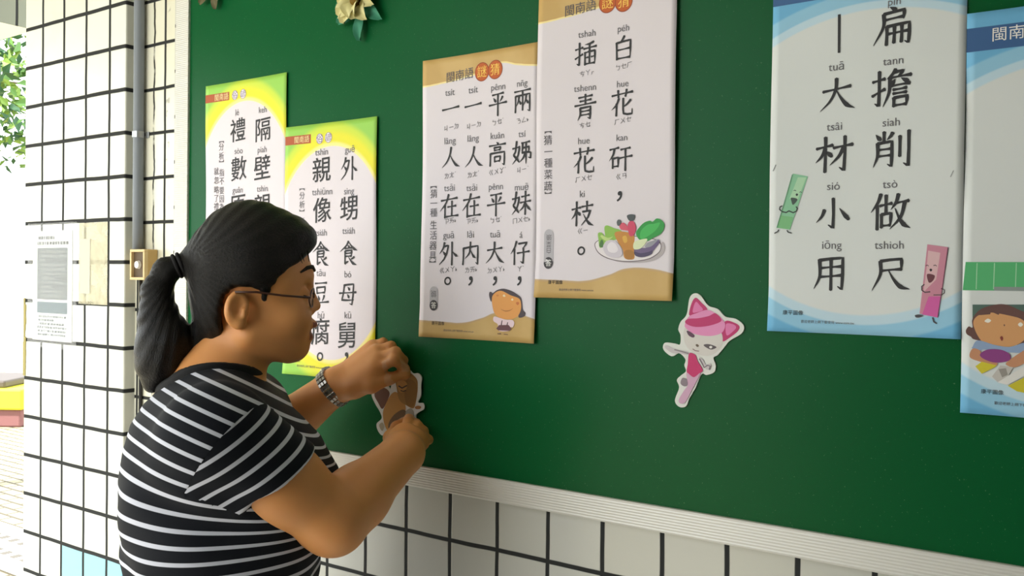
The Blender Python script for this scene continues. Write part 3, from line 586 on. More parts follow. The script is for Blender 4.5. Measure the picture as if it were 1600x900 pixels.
# ------------------------------------------------------------------ the setting
def tile_mat(name, axis_h, h0, z0, pitch, grout=.0074, tile=(238, 238, 232), blue_below=None, blue_from=None, streak=None, grime=0.0):
    """glazed square tiles with wide dark joints; axis_h is 0 for x, 1 for y"""
    m, nt, b = new_mat(name); k = NB(nt)
    geo = k.n('ShaderNodeNewGeometry')
    sep = k.n('ShaderNodeSeparateXYZ'); k.l(geo.outputs['Position'], sep.inputs[0])
    def grid(s, o):
        t = k.m('DIVIDE', k.m('SUBTRACT', s, o), pitch)
        fr = k.m('FRACT', t)
        d = k.m('MINIMUM', fr, k.m('SUBTRACT', 1.0, fr))
        return d, k.m('FLOOR', t)
    H = sep.outputs[axis_h]; Z = sep.outputs[2]
    wob = k.m('MULTIPLY', k.m('SUBTRACT', k.noise(geo.outputs['Position'], 9.0), .5), .004)
    d1, i1 = grid(k.m('ADD', H, wob), h0); d2, i2 = grid(k.m('ADD', Z, wob), z0)
    d = k.m('MINIMUM', d1, d2)
    g = k.sstep(d, grout / pitch * .5 - .008, grout / pitch * .5 + .008)
    rnd = k.n('ShaderNodeTexWhiteNoise'); cmb = k.n('ShaderNodeCombineXYZ'); k.l(i1, cmb.inputs[0]); k.l(i2, cmb.inputs[1]); k.l(cmb.outputs[0], rnd.inputs[0])
    tint = k.mix(rnd.outputs['Value'], lin(tile), lin(tuple(max(0, c - d_) for c, d_ in zip(tile, (7, 8, 12)))))
    if grime:
        tint = k.mix(k.m('MULTIPLY', k.sstep(k.noise(geo.outputs['Position'], 6.0, 4.0), .5, .75), grime), tint, lin((205, 200, 170)))
    if blue_below is not None:
        q = k.m('MULTIPLY', k.m('LESS_THAN', Z, blue_below), k.m('GREATER_THAN', H, blue_from))
        tint = k.mix(q, tint, lin((150, 208, 222)))
    if streak is not None:
        w = k.m('ADD', k.m('SUBTRACT', H, streak), k.m('MULTIPLY', k.m('SUBTRACT', k.noise(geo.outputs['Position'], 14.0, 3.0), .5), .016))
        line = k.m('SUBTRACT', 1.0, k.sstep(k.m('ABSOLUTE', w), 0.0012, .0046))
        st = k.n('ShaderNodeMapping'); st.inputs['Scale'].default_value = (8, 1, 14); k.l(geo.outputs['Position'], st.inputs[0])
        pat = k.sstep(k.noise(st.outputs[0], 1.0, 4.0), .34, .48)
        tint = k.mix(k.m('MULTIPLY', line, pat), tint, lin((26, 24, 20)))
        w2 = k.m('SUBTRACT', H, streak + .05)
        blot = k.m('MULTIPLY', k.m('SUBTRACT', 1.0, k.sstep(k.m('ABSOLUTE', w2), .004, .012)), k.sstep(k.noise(geo.outputs['Position'], 38.0, 2.0), .60, .68))
        tint = k.mix(k.m('MULTIPLY', blot, .6), tint, lin((130, 126, 112)))
    k.l(k.mix(g, lin((34, 36, 36)), tint), b.inputs['Base Color'])
    ro = k.n('ShaderNodeMapRange'); k.l(g, ro.inputs[0]); ro.inputs[3].default_value = .85; ro.inputs[4].default_value = .22
    k.l(ro.outputs[0], b.inputs['Roughness'])
    k.bump(g, .6, .002, b)
    return m

M_WALL = tile_mat('white_wall_tiles', 0, -1.1874, 1.5 - .4532, .1, tile=(206, 206, 200))
M_STRIP = tile_mat('stained_wall_tiles', 0, -1.8144, 1.5 + .5156, .1, tile=(232, 230, 214), streak=-1.8555, grime=.5)
P_PITCH, P_X0, P_Z0, P_Y = .0984, -2.283, 1.5 + .6152, -.028
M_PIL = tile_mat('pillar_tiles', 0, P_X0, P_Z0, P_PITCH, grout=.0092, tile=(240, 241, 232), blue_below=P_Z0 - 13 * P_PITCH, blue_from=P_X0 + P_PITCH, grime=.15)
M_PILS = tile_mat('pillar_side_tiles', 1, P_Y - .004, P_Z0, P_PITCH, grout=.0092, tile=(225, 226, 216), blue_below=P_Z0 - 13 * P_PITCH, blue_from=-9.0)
M_PLASTER = flat((218, 218, 214), .8, 'painted_plaster')

def added_dado_mat():
    m, nt, b = new_mat('plaster_with_added_dado'); k = NB(nt)
    geo = k.n('ShaderNodeNewGeometry'); sep = k.n('ShaderNodeSeparateXYZ'); k.l(geo.outputs['Position'], sep.inputs[0])
    k.l(k.mix(k.m('GREATER_THAN', sep.outputs[2], 1.25), lin((84, 92, 88)), lin((178, 178, 176))), b.inputs['Base Color'])  # dark lower zone added to cut light bounced onto the tiles opposite
    b.inputs['Roughness'].default_value = .8
    return m
M_ADDED_DADO = added_dado_mat()
# back wall: tiled face, plaster top/sides
def wall_piece(name, x0, x1, z0, z1, mat):
    bm = bmesh.new(); box(bm, x0, x1, 0.0, .15, z0, z1)
    return struct(bm_obj(name, bm, mat))
wall_piece('wall_back', -1.78, 1.6, 0, 2.75, M_WALL)
wall_piece('wall_back_strip', -1.924, -1.78, 0, 2.75, M_STRIP)

bm = bmesh.new()
fs = box(bm, -2.369, -1.924, P_Y, .33, 0, 2.75, bev=.004)
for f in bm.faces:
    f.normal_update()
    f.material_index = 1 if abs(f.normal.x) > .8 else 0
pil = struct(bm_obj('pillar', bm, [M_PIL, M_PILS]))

def stone_mat(name, c1, c2, size, joint, jc):
    m, nt, b = new_mat(name); k = NB(nt)
    geo = k.n('ShaderNodeNewGeometry')
    br = k.n('ShaderNodeTexBrick'); k.l(geo.outputs['Position'], br.inputs['Vector'])
    br.inputs['Color1'].default_value = lin(c1); br.inputs['Color2'].default_value = lin(c2); br.inputs['Mortar'].default_value = lin(jc)
    br.inputs['Scale'].default_value = 1.0; br.inputs['Brick Width'].default_value = size * 2; br.inputs['Row Height'].default_value = size
    br.inputs['Mortar Size'].default_value = joint
    sp = k.sstep(k.noise(geo.outputs['Position'], 7.0, 5.0), .45, .7)
    k.l(k.mix(k.m('MULTIPLY', sp, .4), br.outputs['Color'], lin(jc)), b.inputs['Base Color'])
    b.inputs['Roughness'].default_value = .85
    return m
M_FLOOR = stone_mat('corridor_floor_tiles', (150, 147, 140), (143, 140, 133), .3, .004, (74, 73, 71))
M_PAVE = stone_mat('yard_pavers', (168, 158, 124), (150, 140, 110), .1, .012, (74, 68, 54))
box_o = bmesh.new(); box(box_o, -3.6, 1.6, -2.4, .33, -.15, 0)
struct(bm_obj('floor', box_o, M_FLOOR))
g = bmesh.new(); box(g, -22, 14, -14, 16, -.35, -.16)
struct(bm_obj('ground', g, M_PAVE))
c = bmesh.new(); box(c, -3.6, 1.6, -2.4, .33, 2.75, 2.95)
struct(bm_obj('ceiling', c, M_PLASTER))
e = bmesh.new(); box(e, 1.6, 1.75, -2.4, .33, -.15, 2.95)
struct(bm_obj('wall_right_added', e, M_ADDED_DADO))  # unseen end wall added so the light fades towards the right
# tiled roof beam that crosses the corridor beyond the pillar
M_BEAM = tile_mat('beam_tiles', 1, .33 - .21, 2.291 + .12, .15, grout=.008, tile=(116, 120, 100))
bm = bmesh.new(); box(bm, -3.6, -3.012, -2.4, .33, 2.291, 2.75)
for f in bm.faces:
    f.normal_update(); f.material_index = 0 if abs(f.normal.x) > .8 else 1
struct(bm_obj('trim_1', bm, [M_BEAM, flat((236, 236, 230), .8)]))
# post that carries the beam's outer end
bm = bmesh.new(); box(bm, -3.55, -3.07, -2.4, -1.95, -.15, 2.291, bev=.005)
struct(bm_obj('trim_2', bm, M_PLASTER))

# unseen wall added to hold light off the board's right part, open towards the yard on the left
fw_ = bmesh.new(); box(fw_, FRONT_X, 1.6, FRONT_Y - .15, FRONT_Y, -.15, 2.95)
struct(bm_obj('wall_front_added', fw_, M_ADDED_DADO))

# ------------------------------------------------------------------ notice board
def board_mat():
    m, nt, b = new_mat('green_board_sheet'); k = NB(nt)
    geo = k.n('ShaderNodeNewGeometry')
    sp = k.sstep(k.noise(geo.outputs['Position'], 420.0, 1.0), .74, .80)
    big = k.noise(geo.outputs['Position'], 2.5, 3.0)
    c = k.mix(k.m('MULTIPLY', big, .5), lin((12, 88, 46)), lin((8, 80, 41)))
    k.l(k.mix(k.m('MULTIPLY', sp, .35), c, lin((120, 160, 120))), b.inputs['Base Color'])
    b.inputs['Roughness'].default_value = .30
    b.inputs['Specular IOR Level'].default_value = .10
    k.bump(k.noise(geo.outputs['Position'], 900.0, 1.0), .12, .0006, b)
    return m
def ribbed_mat():
    m, nt, b = new_mat('ribbed_aluminium'); k = NB(nt)
    geo = k.n('ShaderNodeNewGeometry'); sep = k.n('ShaderNodeSeparateXYZ'); k.l(geo.outputs['Position'], sep.inputs[0])
    w = k.m('SINE', k.m('MULTIPLY', sep.outputs[2], 2 * math.pi / .0042))
    b.inputs['Base Color'].default_value = lin((214, 212, 206)); b.inputs['Roughness'].default_value = .45; b.inputs['Metallic'].default_value = .25
    k.bump(w, .35, .0008, b)
    return m
M_ALU = ribbed_mat()
BX0, BX1, BZ0, BZ1 = -1.706, 1.36, 1.170, 2.37
nb = thing('notice_board', 'long green notice board in a pale metal frame fixed to the white tiled wall', 'notice board', (-.17, -.006, 1.13))
box_obj('panel', (BX0 - .01, BX1 + .01, -.0135, -.0005, BZ0 - .01, BZ1 + .01), board_mat(), nb)
for nm, d in (('frame_rail', (BX0, BX1, -.019, -.0005, BZ0 - .038, BZ0)), ('frame_rail', (BX0, BX1, -.019, -.0005, BZ1, BZ1 + .038)),
              ('frame_stile', (BX0 - .045, BX0, -.019, -.0005, BZ0 - .038, BZ1 + .038)), ('frame_stile', (BX1, BX1 + .045, -.019, -.0005, BZ0 - .038, BZ1 + .038))):
    box_obj(nm, d, M_ALU, nb, bev=.0015)

# ------------------------------------------------------------------ lettering
_fc = {}
def glyph(s, bold=0.0):
    """triangulated outline of a string at text size 1, as (verts Nx2, faces)"""
    if (s, bold) in _fc: return _fc[(s, bold)]
    cu = bpy.data.curves.new('lettering_source', 'FONT'); cu.body = s; cu.size = 1.0; cu.resolution_u = 4; cu.offset = bold
    o = bpy.data.objects.new('lettering_source', cu); COL.objects.link(o)
    dg = bpy.context.evaluated_depsgraph_get(); dg.update()
    me = bpy.data.meshes.new_from_object(o.evaluated_get(dg))
    v = np.array([(p.co.x, p.co.y) for p in me.vertices]) if len(me.vertices) else np.zeros((0, 2))
    f = [tuple(p.vertices) for p in me.polygons]
    bpy.data.objects.remove(o); bpy.data.curves.remove(cu); bpy.data.meshes.remove(me)
    _fc[(s, bold)] = (v, f); return v, f
def bbox(s):
    v, _ = glyph(s); return v.min(0), v.max(0)
_lo, _hi = bbox('國')
EM_C = (_lo + _hi) / 2; EM_H = (_hi - _lo)[1]
_x0, _x1 = bbox('x'); X_H = (_x1 - _x0)[1]

KAI = {}
KEY = {
 'k': ('ink', .97, .07), 's': ('ink_soft', 1.0, 0), 'h': ('ink_soft', 1.0, .05), 'y': ('cream', 1.0, 0), 'Y': ('gold', .9, 0), 'p': ('violet', 1.0, 0),
 'f': ('ink', 1.0, 0), 'g': ('ink_soft', 1.0, 0), 'r': ('grey', 1.0, 0), 'b': ('grey', 1.0, .12), 'S': ('ink_soft', 1.0, 0), 'w': ('white', .85, 0), 'W': ('white', 1.0, 0), 'l': ('ink', 1.0, 0)}
INK = {'ink': flat((44, 44, 48), .6), 'ink_soft': flat((96, 92, 98), .6), 'grey': flat((104, 102, 108), .6), 'cream': flat((246, 226, 170), .6),
       'gold': flat((250, 206, 96), .6), 'violet': flat((128, 104, 142), .6), 'white': flat((244, 244, 242), .6)}

def lay_text(s, kind, u, v, h):
    """-> verts in poster coordinates, faces"""
    sh = KEY[kind][2]
    if kind == 'l':
        w = .0016; H = h / 2
        return np.array([(u - w, v - H), (u + w, v - H), (u + w * .8, v + H), (u - w * 1.3, v + H)]), [(0, 1, 2, 3)]
    if kind == 'k' and s in KAI:
        return kai_mesh(s, u, v, h)
    V, F = glyph(s, {'k': .005, 's': .003}.get(kind, 0.0))
    V = V.copy()
    if kind == 'r':
        sc = h / 15 * 9.0 / X_H * .74
        lo, hi = V.min(0), V.max(0)
        V -= np.array([(lo[0] + hi[0]) / 2, X_H / 2]); V *= sc
        V[:, 0] *= 1.0; V[:, 1] += .0010
    elif kind in 'fgWhyb' or len(s) > 1:
        lo, hi = V.min(0), V.max(0); sc = h / EM_H
        V -= np.array([(lo[0] + hi[0]) / 2, EM_C[1]]); V *= sc
        if kind == 'b': V *= 1.0
    else:
        V -= (V.min(0) + V.max(0)) / 2 if s in '，。' else EM_C
        V *= h / EM_H * KEY[kind][1]
        if kind == 'S': V = -V                      # the riddle's answer is printed upside down
    V[:, 1] += sh * V[:, 0]
    return V + np.array([u, v]), F

# ------------------------------------------------------------------ posters
def paper(kind):
    m, nt, b = new_mat('printed_paper_' + kind); k = NB(nt)
    at = k.n('ShaderNodeUVMap'); sep = k.n('ShaderNodeSeparateXYZ'); k.l(at.outputs[0], sep.inputs[0])
    U, V = sep.outputs[0], sep.outputs[1]                # metres from the sheet's lower left corner
    W, H = .24, .478
    white = lin((226, 218, 226))
    nz = k.m('MULTIPLY', k.m('SUBTRACT', k.noise(at.outputs[0], 30.0, 2.0), .5), .006)
    def ell(cu, cv, a, bb):
        x = k.m('DIVIDE', k.m('SUBTRACT', U, cu), a); y = k.m('DIVIDE', k.m('SUBTRACT', V, cv), bb)
        return k.m('SQRT', k.m('ADD', k.m('MULTIPLY', x, x), k.m('MULTIPLY', y, y)))
    if kind == 'lime':
        e = ell(.124, .235, .150, .200)
        c = k.mix(k.sstep(e, 1.0, 1.012), white, lin((250, 236, 150)))
        c = k.mix(k.sstep(e, 1.02, 1.06), c, lin((232, 226, 44)))
        c = k.mix(k.sstep(e, 1.10, 1.19), c, lin((206, 224, 66)))
        c = k.mix(k.sstep(e, 1.18, 1.26), c, lin((150, 206, 84)))
    elif kind == 'tan':
        t = k.n('ShaderNodeFloatCurve'); k.l(k.m('DIVIDE', U, W), t.inputs['Value'])
        cv = t.mapping.curves[0]
        for i, (x, y) in enumerate(((0, .44), (.25, .40), (.5, .33), (.68, .22), (.85, .30), (1, .36))):
            if i < 2 and i < len(cv.points) - 1: cv.points[i].location = (x, y)
            elif i == 5: cv.points[-1].location = (x, y)
            else: cv.points.new(x, y)
        t.mapping.update()
        top = k.m('SUBTRACT', k.m('MULTIPLY', t.outputs[0], .1), k.m('SUBTRACT', H, V))
        t2 = k.n('ShaderNodeFloatCurve'); k.l(k.m('DIVIDE', U, W), t2.inputs['Value'])
        cv = t2.mapping.curves[0]
        pts = ((0, .28), (.2, .27), (.38, .265), (.55, .36), (.68, .46), (1, .38))
        cv.points[0].location = pts[0]; cv.points[-1].location = pts[-1]
        for p in pts[1:-1]: cv.points.new(*p)
        t2.mapping.update()
        bot = k.m('SUBTRACT', k.m('MULTIPLY', t2.outputs[0], .1), V)
        top = k.m('ADD', top, k.m('MULTIPLY', nz, .5)); bot = k.m('ADD', bot, k.m('MULTIPLY', nz, .3))
        tanc = k.mix(k.sstep(k.noise(at.outputs[0], 12.0, 3.0), .4, .65), lin((200, 164, 100)), lin((210, 176, 114)))
        c = k.mix(k.sstep(top, -.003, -.0015), white, lin((246, 226, 160)))
        c = k.mix(k.sstep(top, 0, .001), c, tanc)
        c = k.mix(k.sstep(bot, -.002, .0), c, lin((196, 164, 118)))
        c = k.mix(k.sstep(bot, .0005, .003), c, tanc)
    else:
        up = k.m('GREATER_THAN', V, .239)
        e1 = ell(.12, .240, .215, .213); e2 = ell(.125, .240, .215, .172)
        e = k.m('ADD', k.m('MULTIPLY', e1, k.m('SUBTRACT', 1.0, up)), k.m('MULTIPLY', e2, up))
        white = lin((222, 226, 227))
        c = k.mix(k.sstep(e, 1.0, 1.02), white, lin((196, 222, 238)))
        c = k.mix(k.sstep(e, 1.06, 1.075), c, lin((150, 202, 232)))
        c = k.mix(k.sstep(e, 1.15, 1.17), c, lin((112, 182, 226)))
        c = k.mix(k.m('MULTIPLY', k.sstep(V, .470, .4695), 0.0), c, white)
    k.l(c, b.inputs['Base Color'])
    b.inputs['Roughness'].default_value = .5; b.inputs['Specular IOR Level'].default_value = .35
    return m
PAPER = {t: paper(t) for t in ('lime', 'tan', 'blue')}

POSTER_SPEC = {
 'P1': ('lime', .0004, 'lime bordered proverb poster, leftmost on the board, half hidden by the head of the woman', 1.3),
 'P2': ('lime', .0012, 'lime and yellow bordered proverb poster between the face and the raised hand of the woman', 2.1),
 'P3': ('tan', .0006, 'tan edged riddle poster with four columns of characters and a small cartoon girl', .4),
 'P4': ('tan', .0030, 'tan edged riddle poster with a printed plate of vegetables', 3.0),
 'P5': ('blue', .0006, 'blue cornered riddle poster with a green ruler and a pink ruler printed on it', 4.2),
 'P6': ('blue', .0014, 'blue cornered poster with a girl and a green band, cut by the right edge', 5.5)}

def warp(name):
    kind, lift, lab, ph = POSTER_SPEC[name]
    x0, x1, z0, z1 = POSTER_RECT[name]
    def f(u, v, off):
        s = u / (x1 - x0); t = v / (z1 - z0)
        bow = .0016 * (1 + math.sin(ph + 7.3 * t)) * (s - .5) ** 2 * 4 + .0012 * (1 + math.sin(ph * 2 + 5 * s + 3 * t)) * .5
        curl = .004 * max(0.0, .12 - t) / .12 * (abs(s - .5) * 2) ** 2
        return (u - (x1 - x0) / 2, -(.0003 + lift + bow + curl + off), v)
    return f

def refine(V, F, most=.012):
    """cut long triangles so print follows the bow of its sheet"""
    V = [tuple(p) for p in V]; out = []; mid = {}
    st = []
    for f in F: st += [(f[0], f[i], f[i + 1]) for i in range(1, len(f) - 1)]
    while st:
        t = st.pop()
        L = [(math.dist(V[t[i]], V[t[(i + 1) % 3]]), i) for i in range(3)]
        d, i = max(L)
        if d <= most: out.append(t); continue
        a, b, c = t[i], t[(i + 1) % 3], t[(i + 2) % 3]
        k = (min(a, b), max(a, b))
        if k not in mid:
            mid[k] = len(V); V.append(((V[a][0] + V[b][0]) / 2, (V[a][1] + V[b][1]) / 2))
        st += [(a, mid[k], c), (mid[k], b, c)]
    return V, out

def flat_part(name, polys, wf, root, base_off, step=6e-5):
    """polys: list of (material, [ (verts2d, faces) ]); one mesh, layered thin like ink"""
    mats = []; verts = []; faces = []; mi = []
    for i, (m, V, F) in enumerate(polys):
        V, F = refine(V, F)
        if m not in mats: mats.append(m)
        n = len(verts)
        verts += [wf(float(p[0]), float(p[1]), base_off + i * step) for p in V]
        for f in F:
            faces.append(tuple(n + q for q in f)); mi.append(mats.index(m))
    me = bpy.data.meshes.new(name); me.from_pydata(verts, [], faces)
    for p, q in zip(me.polygons, mi): p.material_index = q
    bm = bmesh.new(); bm.from_mesh(me)
    for f in bm.faces:
        f.normal_update()
        if f.normal.y > 0: f.normal_flip()
    bm.to_mesh(me); bm.free()
    return link(name, me, root, mats)

def fill(pts, smooth):
    P = catmull(pts) if smooth else [tuple(p) for p in pts]
    F = tessellate_polygon([[Vector((a, b, 0)) for a, b in P]])
    return np.array(P), [tuple(f) for f in F]

def ellipse(u, v, a, b, n=28):
    return [(u + a * math.cos(i * 2 * math.pi / n), v + b * math.sin(i * 2 * math.pi / n)) for i in range(n)]

def pill(u, v0, v1, r, n=10):
    return [(u + r * math.cos(math.pi * i / n), v1 + r * math.sin(math.pi * i / n)) for i in range(n + 1)] + [(u - r * math.cos(math.pi * i / n), v0 - r * math.sin(math.pi * i / n)) for i in range(n + 1)]

def make_poster(key):
    kind, lift, lab, ph = POSTER_SPEC[key]
    x0, x1, z0, z1 = POSTER_RECT[key]; w, h = x1 - x0, z1 - z0
    root = thing('poster', lab, 'poster', ((x0 + x1) / 2, -.0138, z0))
    wf = warp(key)
    # sheet with real thickness
    nx, nz_ = 24, 48; bm = bmesh.new(); uvl = bm.loops.layers.uv.new('UVMap')
    gr = [[[bm.verts.new(wf(w * i / nx, h * j / nz_, o)) for j in range(nz_ + 1)] for i in range(nx + 1)] for o in (0.0, -.00018)]
    def quad(a, flip):
        f = bm.faces.new(a[::-1] if flip else a); f.smooth = True
        for lp in f.loops: lp[uvl].uv = (lp.vert.co.x + w / 2, lp.vert.co.z)
    for s in (0, 1):
        for i in range(nx):
            for j in range(nz_):
                quad([gr[s][i][j], gr[s][i + 1][j], gr[s][i + 1][j + 1], gr[s][i][j + 1]], s == 1)
    per = [(i, 0) for i in range(nx)] + [(nx, j) for j in range(nz_)] + [(i, nz_) for i in range(nx, 0, -1)] + [(0, j) for j in range(nz_, 0, -1)]
    for q in range(len(per)):
        (a, b), (c, d) = per[q], per[(q + 1) % len(per)]
        quad([gr[0][a][b], gr[1][a][b], gr[1][c][d], gr[0][c][d]], False)
    me = bpy.data.meshes.new('sheet'); bm.to_mesh(me); bm.free()
    link('sheet', me, root, [PAPER[kind]])
    OFF = .00022
    # printed backing shapes: tags, discs, pills, bands
    deco = []
    def deco_add(col, pts): deco.append((flat(col, .55),) + fill(pts, False))
    L = LETTERS[key]
    for s, kd, u, v, hh in L:
        if kd == 'y': deco_add((178, 84, 40), [(0.0, v - .0085), (u + .024, v - .0085), (u + .024, v + .0085), (0.0, v + .0085)])
        if kd == 'p':
            deco_add((150, 120, 160), ellipse(u, v, .0092, .0098)); deco_add((240, 234, 242), ellipse(u, v, .0082, .0088))
        if kd == 'Y':
            deco_add((150, 62, 20), ellipse(u, v, .0150, .0158)); deco_add((196, 92, 28), ellipse(u, v, .0136, .0144))
    S = [t for t in L if t[1] == 'S']
    wq = [t for t in L if t[1] == 'w']
    if wq:
        u, v = wq[0][2], wq[0][3]
        deco_add((186, 182, 190), pill(u, v, max(t[3] for t in S) + .004, .0088))
        deco_add((64, 60, 66), ellipse(u, v, .0088, .0092))
    if kind == 'blue':
        if key == 'P6': deco_add((58, 98, 150), [(0, h - .046), (w, h - .046), (w, h - .018), (0, h - .018)])
        else: deco_add((58, 98, 150), [(0.0, h - .041), (w, h - .041), (w, h - .015), (0.0, h - .015)])
    if deco: flat_part('printed_band', deco, wf, root, OFF)
    names = (('large_characters', 'kl'), ('romanised_spelling', 'r'), ('phonetic_symbols', 'b'), ('side_note', 's'), ('heading', 'hyYpW'), ('answer_tag', 'Sw'), ('publisher_line', 'fg'))
    for nm, ks in names:
        it = [(INK[KEY[kd][0]],) + lay_text(s, kd, u, v, hh) for s, kd, u, v, hh in L if kd in ks]
        if it: flat_part(nm, it, wf, root, OFF + .0004, step=0)
    if key in PICTURE:
        pol = [(flat(c, .55),) + fill(p, sm) for c, sm, p in PICTURE[key] ]
        lim = [(m, np.clip(V, [0.0005, 0.0005], [w - .0005, h - .0005]), F) for m, V, F in pol]
        if key == 'P6':                                   # the green band runs the full width
            for i in (0, 4): lim[i][1][lim[i][1][:, 0] > .06, 0] = w - .0005
        for nm, a, b in {'P3': (('girl_picture', 0, 99),), 'P4': (('vegetable_picture', 0, 99),), 'P5': (('green_ruler_picture', 0, 11), ('pink_ruler_picture', 11, 23), ('printed_tick', 23, 24), ('printed_tick', 24, 25)),
                         'P6': (('green_band_picture', 0, 5), ('girl_picture', 5, 99))}[key]:
            flat_part(nm, lim[a:b], wf, root, OFF + .0003)
    return root
